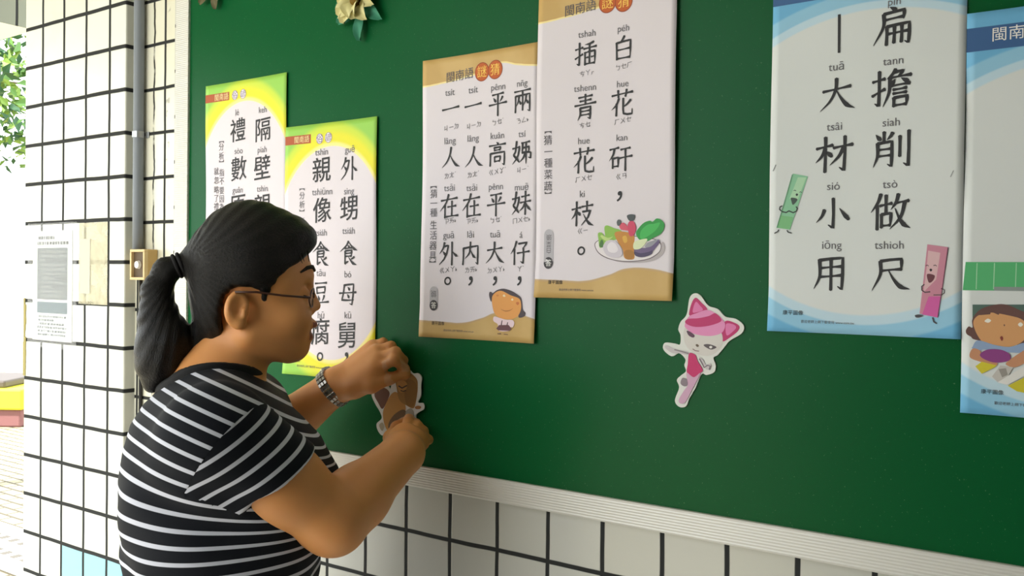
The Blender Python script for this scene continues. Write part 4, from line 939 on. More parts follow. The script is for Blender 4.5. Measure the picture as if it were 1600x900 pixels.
# brush-written characters: each stroke is kind + points on a 100 x 100 square (h level, v upright, p falling left, n falling right, d dot, k hooked)
_B = {'h': (.95, .62, .62, 1.12), 'v': (1.05, .82, .82, .95), 'p': (1.12, .95, .75, .2), 'n': (.3, .75, 1.35, .25), 'd': (.3, .9, 1.35, .9), 'k': (1.0, .82, .95, .35), 't': (1.1, .8, .5, .15)}
_K = {
'一': 'h 8,48 50,52 92,57',
'人': 'p 52,92 46,62 30,32 6,10|n 47,60 60,38 78,18 97,11',
'大': 'h 12,60 50,65 86,70|p 48,94 46,64 32,34 6,8|n 48,62 60,40 76,20 96,10',
'小': 'k 50,93 51,50 50,12 38,20|p 27,62 20,44 6,28|d 68,64 80,48 92,34',
'白': 'p 54,96 46,84 36,74|v 20,74 21,40 22,8|k 22,72 52,76 80,78 80,44 79,10|h 23,44 50,46 78,48|h 23,12 50,13 78,14',
'平': 'h 22,86 50,89 78,92|d 28,74 34,66 40,58|p 74,78 68,68 60,58|h 6,46 50,50 94,54|v 50,88 50,45 50,2',
'外': 'p 30,94 24,72 6,48|k 24,76 38,80 50,82 42,52 28,26 6,6|d 22,58 30,50 38,42|v 68,96 68,50 68,3|n 70,58 78,50 88,42 96,38',
'內': 'v 14,72 14,36 12,4|k 14,70 50,76 86,80 86,40 85,6 76,14|v 49,96 48,78|p 48,78 44,52 22,28|n 48,66 58,48 66,38 76,32',
'在': 'h 8,72 50,77 90,82|p 46,97 34,64 4,30|v 28,54 28,28 28,2|h 42,46 62,48 84,51|v 63,70 63,38 63,10|h 34,7 64,10 95,12',
'尺': 'k 24,84 50,88 78,90 78,74 77,60|h 26,58 50,61 78,63|p 24,84 24,48 4,6|n 46,58 58,36 76,16 98,10',
'用': 'p 20,86 21,40 6,6|k 21,84 52,88 82,90 82,44 80,4 70,12|h 22,62 50,65 80,67|h 21,38 50,40 80,43|v 51,87 51,44 51,2',
'材': 'h 4,66 24,70 46,74|v 27,96 27,50 26,3|p 27,66 18,46 3,30|d 30,58 36,52 44,44|h 48,66 72,70 97,73|k 77,96 77,50 75,6 64,14|p 74,68 62,44 40,22',
'仔': 'p 32,96 22,70 4,46|v 22,66 22,34 22,2|k 42,86 64,89 84,91 76,80 66,70|k 66,70 68,40 66,8 54,15|h 36,48 66,52 97,56',
'妹': 'p 24,95 18,54 10,38 34,10|k 10,38 26,26 38,10|p 38,68 28,32 4,4|h 4,66 22,69 40,72|h 50,74 68,77 88,80|h 44,50 68,54 95,57|v 69,97 69,50 69,2|p 68,52 58,32 40,16|n 70,52 80,34 97,18',
'姊': 'p 24,95 18,54 10,38 34,10|k 10,38 26,26 38,10|p 38,68 28,32 4,4|h 4,66 22,69 40,72|h 48,86 66,88 88,91|k 52,66 72,69 84,71 84,58 82,46|p 54,86 52,58 50,48|h 52,46 70,48 84,50|k 70,90 70,44 70,4|p 66,46 56,26 40,12|k 50,48 84,49 93,46 92,24 82,28',
'花': 'h 6,78 50,83 94,87|v 32,97 33,80 34,70|v 68,98 66,84 63,72|p 36,66 26,44 6,26|v 26,48 26,22 25,2|p 86,58 72,44 52,32|k 54,66 54,24 56,9 72,5 92,6 92,24',
'青': 'h 20,87 50,90 80,93|h 26,73 50,75 75,78|h 4,57 50,61 96,65|v 50,99 50,80 50,60|p 28,48 28,22 18,2|k 28,47 50,49 72,51 72,24 71,4 61,10|h 29,34 50,35 72,37|h 28,20 50,21 72,23',
'枝': 'h 3,66 22,70 42,74|v 24,96 24,50 23,3|p 24,66 16,46 2,30|d 27,58 33,52 40,44|h 46,76 70,79 95,82|v 69,97 69,78 69,62|k 50,57 68,59 84,61 74,36 46,6|n 54,48 66,28 80,12 98,4',
'矸': 'h 4,82 22,85 42,88|p 24,85 18,62 3,42|v 17,50 17,28 17,12|k 17,48 28,50 40,52 40,30 39,16|h 17,18 28,19 40,20|h 50,80 70,83 90,85|h 42,48 70,52 98,55|v 70,83 70,44 70,1',
'插': 'h 3,70 18,73 36,76|k 21,96 21,50 20,8 10,14|h 2,34 18,42 36,50|p 84,94 66,88 46,86|h 40,70 68,73 96,76|v 66,88 66,50 66,12|v 46,56 46,34 46,6|h 46,54 56,56 62,57|h 46,34 54,35 60,36|k 72,58 84,59 90,60 90,34 89,8|h 74,36 82,37 89,38|h 46,10 68,11 89,12',
'扁': 'd 44,98 52,93 58,89|k 28,82 52,85 78,88 77,76 76,66|h 29,66 52,69 76,71|p 28,82 27,48 4,6|v 36,50 36,26 35,2|k 36,49 62,52 90,54 90,28 88,3 80,8|h 37,30 62,32 89,34|v 54,51 54,28 53,6|v 72,52 72,30 71,6',
'削': 'v 30,97 30,82 30,70|d 10,90 16,82 22,76|p 52,94 46,84 38,76|p 14,68 14,34 4,6|k 14,67 32,69 50,71 50,36 49,5 40,11|h 15,50 32,51 50,52|h 15,33 32,34 50,35|v 70,84 70,58 70,30|k 92,97 92,50 91,5 80,12',
'做': 'p 26,97 18,74 2,50|v 17,68 17,34 17,3|h 24,66 38,69 54,72|v 39,94 39,70 39,46|v 28,44 28,26 28,8|k 28,43 40,45 52,46 51,28 50,12|h 29,13 40,14 50,15|p 70,96 64,74 52,56|h 62,72 78,75 96,78|p 86,76 76,36 50,5|n 62,58 72,34 84,16 99,7',
'擔': 'h 2,70 16,73 32,76|k 18,96 18,50 17,8 8,14|h 1,34 16,42 32,50|p 58,98 50,86 38,76|k 54,90 66,92 76,93 70,86 64,80|h 40,76 66,79 95,81|p 44,76 42,40 28,6|d 56,72 52,66 48,62|d 72,74 80,69 88,65|h 46,56 68,58 92,60|h 52,46 68,47 84,49|h 52,36 68,37 84,38|v 54,26 54,14 54,3|k 54,25 70,27 86,28 85,16 84,5|h 54,6 70,7 84,8',
'豆': 'h 16,92 50,94 84,96|v 26,76 27,62 28,50|k 27,75 50,77 75,79 74,66 72,53|h 28,52 50,54 72,56|d 34,42 38,32 41,24|p 70,44 66,32 58,20|h 4,10 50,14 96,18',
'母': 'k 30,90 24,52 16,26 50,26 84,28|k 30,88 56,91 82,93 80,50 74,8 62,12|d 50,80 56,74 60,68|d 47,50 53,43 57,36|h 2,54 50,57 98,60',
'食': 'p 50,99 36,80 4,58|n 50,97 66,80 82,68 98,62|d 46,82 51,78 55,74|h 30,70 48,71 68,73|k 32,60 50,62 68,63 67,50 66,40|h 32,50 50,51 66,52|h 32,38 50,39 66,40|v 31,60 31,34 31,8|k 31,8 40,14 50,18|p 82,36 72,30 62,26|n 50,36 62,22 76,10 94,4',
'高': 'd 46,99 52,94 56,90|h 8,85 50,88 92,91|v 34,78 35,70 36,64|k 34,77 50,78 66,79 65,72 64,66|h 36,66 50,67 64,68|v 14,54 14,28 13,2|k 14,53 50,56 86,58 86,30 85,4 76,10|v 36,40 36,28 37,18|k 36,39 50,40 65,41 64,30 62,20|h 37,20 50,21 62,22',
'兩': 'h 8,90 50,93 92,96|v 14,72 14,36 13,2|k 14,71 50,74 88,77 88,40 87,4 77,10|v 51,93 51,50 51,10|p 33,72 28,48 18,30|d 32,54 38,44 42,36|p 70,74 66,50 56,32|d 68,56 75,46 80,38',
}
def kai_mesh(ch, u, v, h):
    V = []; F = []
    S = h / 100 * 1.02; W = 4.6
    for st in _K[ch].split('|'):
        kd, pts = st.split(' ', 1)
        P = [tuple(float(q) for q in p.split(',')) for p in pts.split()]
        P = [Vector((x, y)) for x, y in P]
        # light smoothing: corners of 'k' strokes stay crisp
        D = []
        if kd == 'k':
            for i in range(len(P) - 1):
                for j in range(4): D.append(P[i].lerp(P[i + 1], j / 4))
            D.append(P[-1])
        else:
            Q_ = [P[0] * 2 - P[1]] + P + [P[-1] * 2 - P[-2]]
            for i in range(1, len(Q_) - 2):
                a, b, c, d = Q_[i - 1:i + 3]
                for j in range(5):
                    t = j / 5
                    D.append(.5 * ((2 * b) + (c - a) * t + (2 * a - 5 * b + 4 * c - d) * t * t + (3 * b - a - 3 * c + d) * t ** 3))
            D.append(P[-1])
        n = len(D); prof = _B[kd]; n0 = len(V)
        for i, p in enumerate(D):
            t = (D[min(i + 1, n - 1)] - D[max(i - 1, 0)])
            if t.length < 1e-6: t = Vector((1, 0))
            t.normalize(); nn = Vector((-t.y, t.x))
            s = i / (n - 1) * 3; a = int(min(s, 2)); w = (prof[a] + (prof[a + 1] - prof[a]) * (s - a)) * W
            if kd == 'h' and 0 < i < n - 1: w *= .95
            q0 = p + nn * w; q1 = p - nn * w
            V += [(q0.x, q0.y), (q1.x, q1.y)]
        F += [(n0 + 2 * i, n0 + 2 * i + 1, n0 + 2 * i + 3, n0 + 2 * i + 2) for i in range(n - 1)]
        # rounded-off ends: one small cap point
        for e, sg in ((0, -1), (n - 1, 1)):
            t = (D[min(e + 1, n - 1)] - D[max(e - 1, 0)]).normalized()
            V.append(tuple(D[e] + t * sg * W * .55)); F.append((n0 + 2 * e, n0 + 2 * e + 1, len(V) - 1))
    V = (np.array(V) - 50) * S
    return V + np.array([u, v]), F
for _c in _K: KAI[_c] = 1

for key in POSTER_SPEC: make_poster(key)

# ------------------------------------------------------------------ cut-out figures of thick card
def cutout(name, shapes, y_back, label, lean=0.0):
    out = catmull(shapes[0][2], 5)
    cx = sum(p[0] for p in out) / len(out); cz = min(p[1] for p in out)
    root = thing(name, label, 'cut-out figure', (cx, y_back, cz))
    T = .0022
    def place(x, z, d): return (x - cx, -d - lean * (z - cz), z - cz)
    V, F = fill(shapes[0][2], True)
    bm = bmesh.new()
    P = catmull(shapes[0][2], 6)
    a = [bm.verts.new(place(x, z, T)) for x, z in P]; b = [bm.verts.new(place(x, z, 0)) for x, z in P]
    for f in F:
        bm.faces.new([a[i] for i in f]); bm.faces.new([b[i] for i in f][::-1])
    n = len(P)
    for i in range(n): bm.faces.new((a[i], a[(i + 1) % n], b[(i + 1) % n], b[i]))
    bm_obj('card', bm, flat((226, 226, 222), .55), root)
    pol = [(flat(c, .5),) + fill(p, sm) for c, sm, p in shapes[1:]]
    flat_part('printed_figure', pol, lambda u, v, o: place(u, v, T + o), root, .0002)
    return root
cutout('cutout_figure', CAT, -.0137, 'pink and white cartoon cat cut-out with a striped cap stuck on the green board')
cutout('cutout_figure', BROWN, -.0185, 'brown cartoon animal cut-out held against the board by the woman', lean=.0)

# ------------------------------------------------------------------ crepe paper flowers at the board's top
def paper_flower(x, z, petal_cols, leaf_col, label, seed, size=.06):
    rnd = random.Random(seed)
    root = thing('paper_flower', label, 'paper flower', (x, -.0137, z))
    def petal(bm, ang, r0, r1, w, lift0, lift1, mat, twist):
        rows = 6; prev = None
        d = Vector((math.cos(ang), 0, math.sin(ang))); s = Vector((-math.sin(ang), 0, math.cos(ang)))
        for i in range(rows + 1):
            t = i / rows; r = r0 + (r1 - r0) * t
            ww = w * (math.sin(math.pi * min(1, .12 + t * .80))) ** .8
            y = -(lift0 + (lift1 - lift0) * math.sin(t * math.pi * .7))
            row = []
            for q in (-1, -.5, 0, .5, 1):
                p = d * r + s * (q * ww + twist * t * t * .02) + Vector((0, y - abs(q) * ww * .5 + .003 * math.sin(9 * q + seed + 5 * t), 0))
                p.y = min(p.y, -.0012)
                row.append(bm.verts.new(p))
            if prev:
                for q in range(4):
                    f = bm.faces.new((prev[q], prev[q + 1], row[q + 1], row[q])); f.material_index = mat
            prev = row
    bm = bmesh.new()
    for i in range(7): petal(bm, i * .898 + .3, .015, size * rnd.uniform(.9, 1.15), .012, .004, .010, 0, rnd.uniform(-1, 1))
    o = bm_obj('leaf_paper', bm, [flat(leaf_col, .7)], root, True)
    bm = bmesh.new()
    for ring, (n, r1, l1) in enumerate(((7, size * .72, .022), (5, size * .5, .032))):
        for i in range(n): petal(bm, i * 2 * math.pi / n + ring * .4, .004, r1 * rnd.uniform(.9, 1.1), .015, .008 + .006 * ring, l1, 0, rnd.uniform(-1, 1))
    bm_obj('petals', bm, [flat(petal_cols[0], .7)], root, True)
    bm = bmesh.new(); bmesh.ops.create_uvsphere(bm, u_segments=14, v_segments=8, radius=.010, matrix=Matrix.Translation((0, -.018, 0)))
    bm_obj('centre', bm, [flat(petal_cols[1], .7)], root, True)
paper_flower(-1.196, 1.999, ((222, 214, 158), (120, 92, 20)), (64, 140, 112), 'cream paper flower with blue green leaves on the board, nearest the riddle posters', 3, .062)
paper_flower(-1.612, 2.112, ((176, 66, 84), (120, 40, 50)), (96, 90, 60), 'dark pink paper flower at the top left of the board', 8, .060)

# ------------------------------------------------------------------ conduit, bell box, notices on the pillar
M_CON = flat((128, 134, 142), .45, 'grey_plastic_conduit')
cp = thing('conduit', 'grey conduit running down the corner beside the tiled pillar', 'conduit', (-1.893, -.0145, 1.55))
tube_obj('pipe', [(-1.893, -.0145, 1.545 + i * .12) for i in range(11)], .0115, M_CON, cp, 16)
bm = bmesh.new()
for dx in (-.016, .016): box(bm, -1.893 + dx - .006, -1.893 + dx + .006, -.004, -.0005, 1.807, 1.821, bev=.001)
tube(bm, [(-1.893, -.0145, 1.807), (-1.893, -.0145, 1.821)], .0135, 16)
adopt(cp, bm_obj('clamp', bm, flat((176, 178, 180), .35, metal=.8)))

bb = thing('bell_box', 'cream box with a white push button at the foot of the grey conduit', 'bell push', (-1.865, -.0005, 1.484))
M_CREAM = flat((206, 172, 112), .55, 'aged_cream_plastic')
bx0, bx1, bz0, bz1 = -1.893, -1.837, 1.485, 1.5535
bm = bmesh.new()
box(bm, bx0, bx1, -.026, -.0005, bz0, bz1, bev=.002)
adopt(bb, bm_obj('housing', bm, M_CREAM))
bm = bmesh.new(); tk = .006
for d in ((bx0, bx1, -.034, -.025, bz1 - tk, bz1), (bx0, bx1, -.034, -.025, bz0, bz0 + tk), (bx0, bx0 + tk, -.034, -.025, bz0 + tk, bz1 - tk), (bx1 - tk, bx1, -.034, -.025, bz0 + tk, bz1 - tk)):
    box(bm, *d, bev=.001)
adopt(bb, bm_obj('rim', bm, flat((226, 198, 146), .5)))
box_obj('face_plate', (bx0 + tk, bx1 - tk, -.0275, -.0262, bz0 + tk, bz1 - tk), flat((92, 74, 52), .6), bb)
bm = bmesh.new(); bmesh.ops.create_cone(bm, cap_ends=True, segments=24, radius1=.0095, radius2=.008, depth=.006, matrix=Matrix.Translation((-1.868, -.0305, 1.519)) @ Matrix.Rotation(math.pi / 2, 4, 'X'))
adopt(bb, bm_obj('push_button', bm, flat((240, 236, 230), .35), smooth=False))
tube_obj('wire', [(-1.852, -.006, 1.487), (-1.846, -.004, 1.47), (-1.842, -.004, 1.40), (-1.845, -.004, 1.1), (-1.85, -.004, .6)], .0022, flat((216, 208, 190), .5), bb, 8)
tube_obj('cable', [(-1.893, -.006, 1.487), (-1.893, -.005, 1.40), (-1.893, -.005, .9), (-1.893, -.005, .3)], .004, flat((38, 36, 34), .6), bb, 8)

def strip_print(name, x0, x1, z0, z1, y, parent, rows, ink, seed):
    """rows of tiny unreadable print as thin bars of one sheet"""
    rnd = random.Random(seed); polys = []
    for r in range(rows):
        zc = z1 - (r + .5) * (z1 - z0) / rows; hh = (z1 - z0) / rows * .28; x = x0 + rnd.random() * .01
        while x < x1 - .004:
            wv = rnd.uniform(.003, .012); xe = min(x + wv, x1)
            polys.append((ink, np.array([(x, zc - hh), (xe, zc - hh), (xe, zc + hh), (x, zc + hh)]), [(0, 1, 2, 3)]))
            x = xe + rnd.uniform(.0015, .004)
            if rnd.random() < .04: break
    o = flat_part(name, polys, lambda u, v, of: (u, y - of, v), None, 0, 0)
    return adopt(parent, o)

nt_ = thing('notice', 'white printed notice in a clear sleeve taped to the tiled pillar', 'notice', (-2.23, -.0285, 1.32))
bm = bmesh.new(); box(bm, -2.322, -2.140, -.0298, -.0285, 1.330, 1.602)
adopt(nt_, bm_obj('sheet', bm, flat((236, 240, 238), .5)))
bm = bmesh.new(); box(bm, -2.300, -2.160, -.0302, -.0299, 1.432, 1.560)
adopt(nt_, bm_obj('grey_panel', bm, flat((92, 100, 100), .5)))
bm = bmesh.new(); box(bm, -2.300, -2.160, -.0302, -.0299, 1.398, 1.426)
adopt(nt_, bm_obj('blue_panel', bm, flat((66, 94, 104), .5)))
strip_print('title_print', -2.305, -2.155, 1.565, 1.592, -.0301, nt_, 2, flat((70, 72, 70), .5), 2)
strip_print('pale_print', -2.285, -2.172, 1.436, 1.556, -.0305, nt_, 11, flat((132, 138, 138), .5), 4)
strip_print('dark_print', -2.300, -2.160, 1.340, 1.394, -.0301, nt_, 6, flat((84, 96, 102), .5), 6)
def film_mat():
    m, nt, b = new_mat('clear_film')
    b.inputs['Base Color'].default_value = (1, 1, 1, 1); b.inputs['Roughness'].default_value = .18; b.inputs['Alpha'].default_value = .10
    return m
M_FILM = film_mat()
bm = bmesh.new(); box(bm, -2.345, -2.118, -.0312, -.0308, 1.312, 1.622)
adopt(nt_, bm_obj('clear_sleeve', bm, M_FILM))
fd = thing('faded_notice', 'faded yellowish blank sheet stuck to the pillar beside the white notice', 'notice', (-2.05, -.0285, 1.43))
def film2():
    m, nt, b = new_mat('yellowed_film'); k = NB(nt)
    geo = k.n('ShaderNodeNewGeometry')
    b.inputs['Base Color'].default_value = lin((222, 214, 178)); b.inputs['Roughness'].default_value = .35
    k.l(k.m('ADD', .30, k.m('MULTIPLY', k.sstep(k.noise(geo.outputs['Position'], 14.0, 3.0), .4, .65), .35)), b.inputs['Alpha'])
    return m
bm = bmesh.new(); box(bm, -2.112, -1.990, -.0293, -.0286, 1.425, 1.618)
adopt(fd, bm_obj('sheet', bm, film2()))
bm = bmesh.new(); box(bm, -2.106, -2.062, -.0297, -.0294, 1.450, 1.580)
adopt(fd, bm_obj('glue_stain', bm, flat((206, 200, 186), .6)))
# worn yellow edge strip of the pillar
bm = bmesh.new()
rnd = random.Random(5)
for i in range(12):
    z = 1.235 + i * .0165; w = rnd.uniform(.007, .013)
    box(bm, -2.369, -2.369 + w, -.0295, -.0282, z, z + .0165)
es = bm_obj('edge_strip', bm, flat((168, 156, 96), .8)); tag(es, 'chipped yellowish tape on the left edge of the tiled pillar', 'tape')

# ------------------------------------------------------------------ the yard beyond the pillar
pl = thing('planter_block', 'low block painted yellow over maroon with a dark cap, beyond the pillar', 'planter', (-11.14, 3.38, -.16))
A2, B2 = Vector((.819, .574, 0)), Vector((-.574, .819, 0))
def obox(name, cx, cy, hw, hd, z0, z1, mat, root, bev=.02):
    bm = bmesh.new(); box(bm, -hw, hw, -hd, hd, z0, z1, bev=bev)
    for v in bm.verts: v.co = Vector((cx, cy, 0)) + A2 * v.co.x + B2 * v.co.y + Vector((0, 0, v.co.z))
    return adopt(root, bm_obj(name, bm, mat))
obox('maroon_base', -11.14, 3.38, 1.25, .42, -.16, .03, flat((118, 78, 78), .7), pl)
obox('yellow_band', -11.12, 3.38, 1.27, .45, .03, .25, flat((224, 220, 40), .6), pl)
obox('dark_cap', -11.20, 3.38, 1.10, .40, .25, .33, flat((70, 62, 58), .6), pl)
dr = thing('drain_cover', 'pale slotted drain cover in the paving at the foot of the pillar', 'drain cover', (-5.6, 1.5, -.16))
bm = bmesh.new(); box(bm, -6.3, -4.9, 1.3, 1.75, -.16, -.13, bev=.01)
adopt(dr, bm_obj('slab', bm, flat((206, 202, 190), .8)))
for i in range(12):
    for j in range(2):
        box_obj('slot', (-6.22 + i * .11, -6.165 + i * .11, 1.40 + j * .15, 1.46 + j * .15, -.131, -.1285), flat((84, 80, 74), .9), dr)
# pale yard wall far behind
w = bmesh.new(); box(w, -19.0, -6.0, 9.0, 9.2, -.2, 2.0)
struct(bm_obj('wall_yard', w, flat((240, 240, 234), .8)))

def tree(loc, label):
    rnd = random.Random(11); root = thing('leafy_tree', label, 'tree', loc)
    bm = bmesh.new()
    tube(bm, [(0, 0, 0), (.05, .02, .9), (-.03, .05, 1.8), (.02, 0, 2.8), (.1, .05, 3.6)], .1, 10, radii=[.13, .11, .09, .07, .03])
    bm_obj('trunk', bm, flat((104, 92, 74), .9), root, True)
    tips = []
    for i in range(16):
        a = rnd.uniform(0, 6.28); z0 = rnd.uniform(2.5, 3.5); r = rnd.uniform(.5, 1.25)
        p0 = Vector((0, 0, z0)); p1 = Vector((math.cos(a) * r, math.sin(a) * r, z0 + rnd.uniform(-.3, .6))); pm = (p0 + p1) / 2 + Vector((0, 0, .12))
        bm = bmesh.new(); tube(bm, [p0, pm, p1], .02, 6, radii=[.03, .02, .008])
        bm_obj('branch', bm, flat((104, 92, 74), .9), root, True)
        tips += [p1, pm, p1 + Vector((rnd.uniform(-.3, .3), rnd.uniform(-.3, .3), rnd.uniform(-.7, .1)))]
    bm = bmesh.new()
    for t in tips:
        for q in range(110):
            c_ = t + Vector((rnd.gauss(0, .26), rnd.gauss(0, .26), rnd.gauss(0, .24)))
            if c_.z < 2.62 + .12 * math.sin(c_.x * 7): continue
            s = rnd.uniform(.035, .075)
            mtx = Matrix.Translation(c_) @ Matrix.Rotation(rnd.uniform(0, 6.28), 4, Vector((rnd.gauss(0, 1), rnd.gauss(0, 1), rnd.gauss(0, 1))).normalized())
            vs = [bm.verts.new(mtx @ Vector(p)) for p in ((-s, 0, 0), (-s * .2, s * .5, s * .12), (s, 0, -.1 * s), (-s * .2, -s * .5, s * .12))]
            f = bm.faces.new(vs); f.material_index = rnd.randrange(3)
    o = bm_obj('foliage', bm, [flat((88, 128, 62), .6), flat((126, 156, 70), .6), flat((52, 90, 56), .6)], root)
    return root
tree((-7.75, 1.45, -.16), 'leafy green tree seen past the left edge of the pillar')

# ------------------------------------------------------------------ the woman: smooth-blended volumes meshed as one surface
def A_(*p): return np.array(p, float)
JN = {k: A_(*v) for k, v in J.items()}
XA = A_(.819, .574, 0) / math.hypot(.819, .574)      # sideways along her profile
XB = A_(-.574, .819, 0) / math.hypot(.819, .574)     # away towards the wall
UP = A_(0, 0, 1)

def cap(P, a, b, ra, rb=None):
    rb = ra if rb is None else rb
    ab = b - a; t = np.clip(((P - a) @ ab) / (ab @ ab + 1e-12), 0, 1)
    return np.linalg.norm(P - a - t[:, None] * ab, axis=1) - (ra + (rb - ra) * t)
def ball(P, c, r): return np.linalg.norm(P - c, axis=1) - r
def ell(P, c, ax, r):
    q = (P - c) @ np.array(ax).T
    k0 = np.linalg.norm(q / r, axis=1); k1 = np.linalg.norm(q / (np.array(r) ** 2), axis=1)
    return k0 * (k0 - 1) / (k1 + 1e-9)
def smin(a, b, k):
    h = np.maximum(k - np.abs(a - b), 0) / k
    return np.minimum(a, b) - h * h * k * .25
def smax(a, b, k): return -smin(-a, -b, k)
def chain(P, pts, rad, k=.01):
    d = None
    for i in range(len(pts) - 1):
        q = cap(P, pts[i], pts[i + 1], rad[i], rad[i + 1]); d = q if d is None else smin(d, q, k)
    return d

def local(fn, lo, hi, pad=.06):
    """evaluate fn only near its bounds"""
    lo = A_(*lo) - pad; hi = A_(*hi) + pad
    def g(P):
        d = np.full(len(P), .5)
        m = np.all((P > lo) & (P < hi), axis=1)
        if m.any(): d[m] = fn(P[m])
        return d
    return g

def surface(f, lo, hi, h, blk=8, name='x'):
    """surface nets over the zero set of f"""
    lo = A_(*lo); n = (np.ceil((A_(*hi) - lo) / h / blk).astype(int)) * blk + 1
    D = np.full(n, .5, np.float32)
    nb_ = (n - 1) // blk
    bi = np.stack(np.meshgrid(*[np.arange(q) for q in nb_], indexing='ij'), -1).reshape(-1, 3)
    cen = lo + (bi * blk + blk / 2) * h
    dc = f(cen)
    act = bi[np.abs(dc) < h * blk * 1.35]
    s = np.sign(dc).reshape(nb_)                       # inside blocks stay negative
    D[:-1, :-1, :-1] = np.where(np.repeat(np.repeat(np.repeat(s, blk, 0), blk, 1), blk, 2) < 0, -.5, .5)
    off = np.stack(np.meshgrid(*[np.arange(blk + 1)] * 3, indexing='ij'), -1).reshape(-1, 3)
    for i in range(0, len(act), 400):
        idx = (act[i:i + 400, None, :] * blk + off[None]).reshape(-1, 3)
        D[idx[:, 0], idx[:, 1], idx[:, 2]] = f(lo + idx * h)
    neg = D < 0
    cnt = np.zeros(n - 1, np.int8)
    for a in (0, 1):
        for b in (0, 1):
            for c in (0, 1):
                cnt += neg[a:n[0] - 1 + a, b:n[1] - 1 + b, c:n[2] - 1 + c]
    cells = np.argwhere((cnt > 0) & (cnt < 8))
    cid = np.full(n - 1, -1, np.int32); cid[cells[:, 0], cells[:, 1], cells[:, 2]] = np.arange(len(cells))
    corner = np.array([(a, b, c) for a in (0, 1) for b in (0, 1) for c in (0, 1)])
    val = np.stack([D[cells[:, 0] + a, cells[:, 1] + b, cells[:, 2] + c] for a, b, c in corner], 1)
    acc = np.zeros((len(cells), 3)); num = np.zeros(len(cells))
    for i in range(8):
        for j in range(i + 1, 8):
            if np.abs(corner[i] - corner[j]).sum() != 1: continue
            x = (val[:, i] < 0) != (val[:, j] < 0)
            t = np.where(x, val[:, i] / np.where(x, val[:, i] - val[:, j], 1), 0)
            p = corner[i] + t[:, None] * (corner[j] - corner[i])
            acc += np.where(x[:, None], p, 0); num += x
    V = lo + (cells + acc / num[:, None]) * h
    Q = []
    for ax in range(3):
        o1, o2 = [(1, 2), (2, 0), (0, 1)][ax]
        sl0 = [slice(None)] * 3; sl1 = [slice(None)] * 3
        sl0[ax] = slice(0, -1); sl1[ax] = slice(1, None)
        e = np.argwhere(neg[tuple(sl0)] != neg[tuple(sl1)])
        m = (e[:, o1] > 0) & (e[:, o2] > 0) & (e[:, o1] < n[o1] - 1) & (e[:, o2] < n[o2] - 1)
        e = e[m]
        d1 = np.zeros(3, int); d1[o1] = 1; d2 = np.zeros(3, int); d2[o2] = 1
        g = lambda q: cid[q[:, 0], q[:, 1], q[:, 2]]
        q4 = np.stack([g(e - d1 - d2), g(e - d2), g(e), g(e - d1)], 1)
        fl = ~neg[e[:, 0], e[:, 1], e[:, 2]]
        q4[fl] = q4[fl][:, ::-1]
        Q.append(q4)
    Q = np.concatenate(Q); Q = Q[(Q >= 0).all(1)]
    # pull vertices onto the true surface
    for _ in range(2):
        ep = h * .5
        g = np.stack([f(V + d) - f(V - d) for d in np.eye(3) * ep], 1) / (2 * ep)
        gn = (g * g).sum(1) + 1e-6
        V = V - np.clip(f(V) / np.maximum(gn, .2), -h, h)[:, None] * g
    return V, Q

def mesh_from(name, V, Q, mats, parent, mat_idx=None, attr=None, origin=None):
    me = bpy.data.meshes.new(name)
    org = A_(*(origin if origin is not None else (0, 0, 0)))
    W = V - org
    me.vertices.add(len(W)); me.vertices.foreach_set('co', W.astype(np.float32).ravel())
    me.loops.add(Q.size); me.loops.foreach_set('vertex_index', Q.astype(np.int32).ravel())
    me.polygons.add(len(Q)); me.polygons.foreach_set('loop_start', np.arange(0, Q.size, 4, dtype=np.int32))
    try: me.polygons.foreach_set('loop_total', np.full(len(Q), 4, np.int32))
    except Exception: pass
    me.polygons.foreach_set('use_smooth', np.ones(len(Q), bool))
    if mat_idx is not None: me.polygons.foreach_set('material_index', mat_idx.astype(np.int32))
    if attr is not None:
        for k_, a in attr.items():
            at = me.attributes.new(k_, 'FLOAT', 'POINT'); at.data.foreach_set('value', a.astype(np.float32))
    me.update(); me.validate()
    return link(name, me, parent, mats)

# --- frames
H0 = JN['head']; TH = math.radians(16.5)
FA = math.cos(TH) * XA + math.sin(TH) * XB; FB = -math.sin(TH) * XA + math.cos(TH) * XB
HAX = (FA, FB, UP)
def hp(px, py, b=0.0): return H0 + FA * ((px - 400) * .000949) + FB * b + UP * ((430 - py) * .000985)
TT = math.radians(15)
DT = math.cos(TT) * XA + math.sin(TT) * XB; RT = math.sin(TT) * XA - math.cos(TT) * XB
TS = np.array(TORSO)[::-1]                # ascending z: z, x, y, half depth, half width

def torso(P, grow=0.0):
    z = P[:, 2]
    cx = np.interp(z, TS[:, 0], TS[:, 1]); cy = np.interp(z, TS[:, 0], TS[:, 2])
    da = np.interp(z, TS[:, 0], TS[:, 3]) + grow; hw = np.interp(z, TS[:, 0], TS[:, 4]) + grow
    dx = P[:, 0] - cx; dy = P[:, 1] - cy
    a = (dx * DT[0] + dy * DT[1]) / da; b = (dx * RT[0] + dy * RT[1]) / hw
    e = 2.35
    r = (np.abs(a) ** e + np.abs(b) ** e + 1e-9) ** (1 / e)
    d = (r - 1) * np.minimum(da, hw)
    return smax(d, z - TS[-1, 0] - grow, .05)

ARM_R = [JN['rs'], JN['rs'] * .45 + JN['re'] * .55, JN['re'], JN['re'] * .68 + JN['rw'] * .32, JN['rw']]
ARM_L = [JN['ls'], JN['ls'] * .5 + JN['le'] * .5, JN['le'], JN['le'] * .66 + JN['lw'] * .34, JN['lw']]
RAD_R = [.066, .055, .0465, .0450, .0335]
RAD_L = [.062, .055, .048, .045, .0305]
def arm(P, pts, rad): return chain(P, pts, rad, .022)

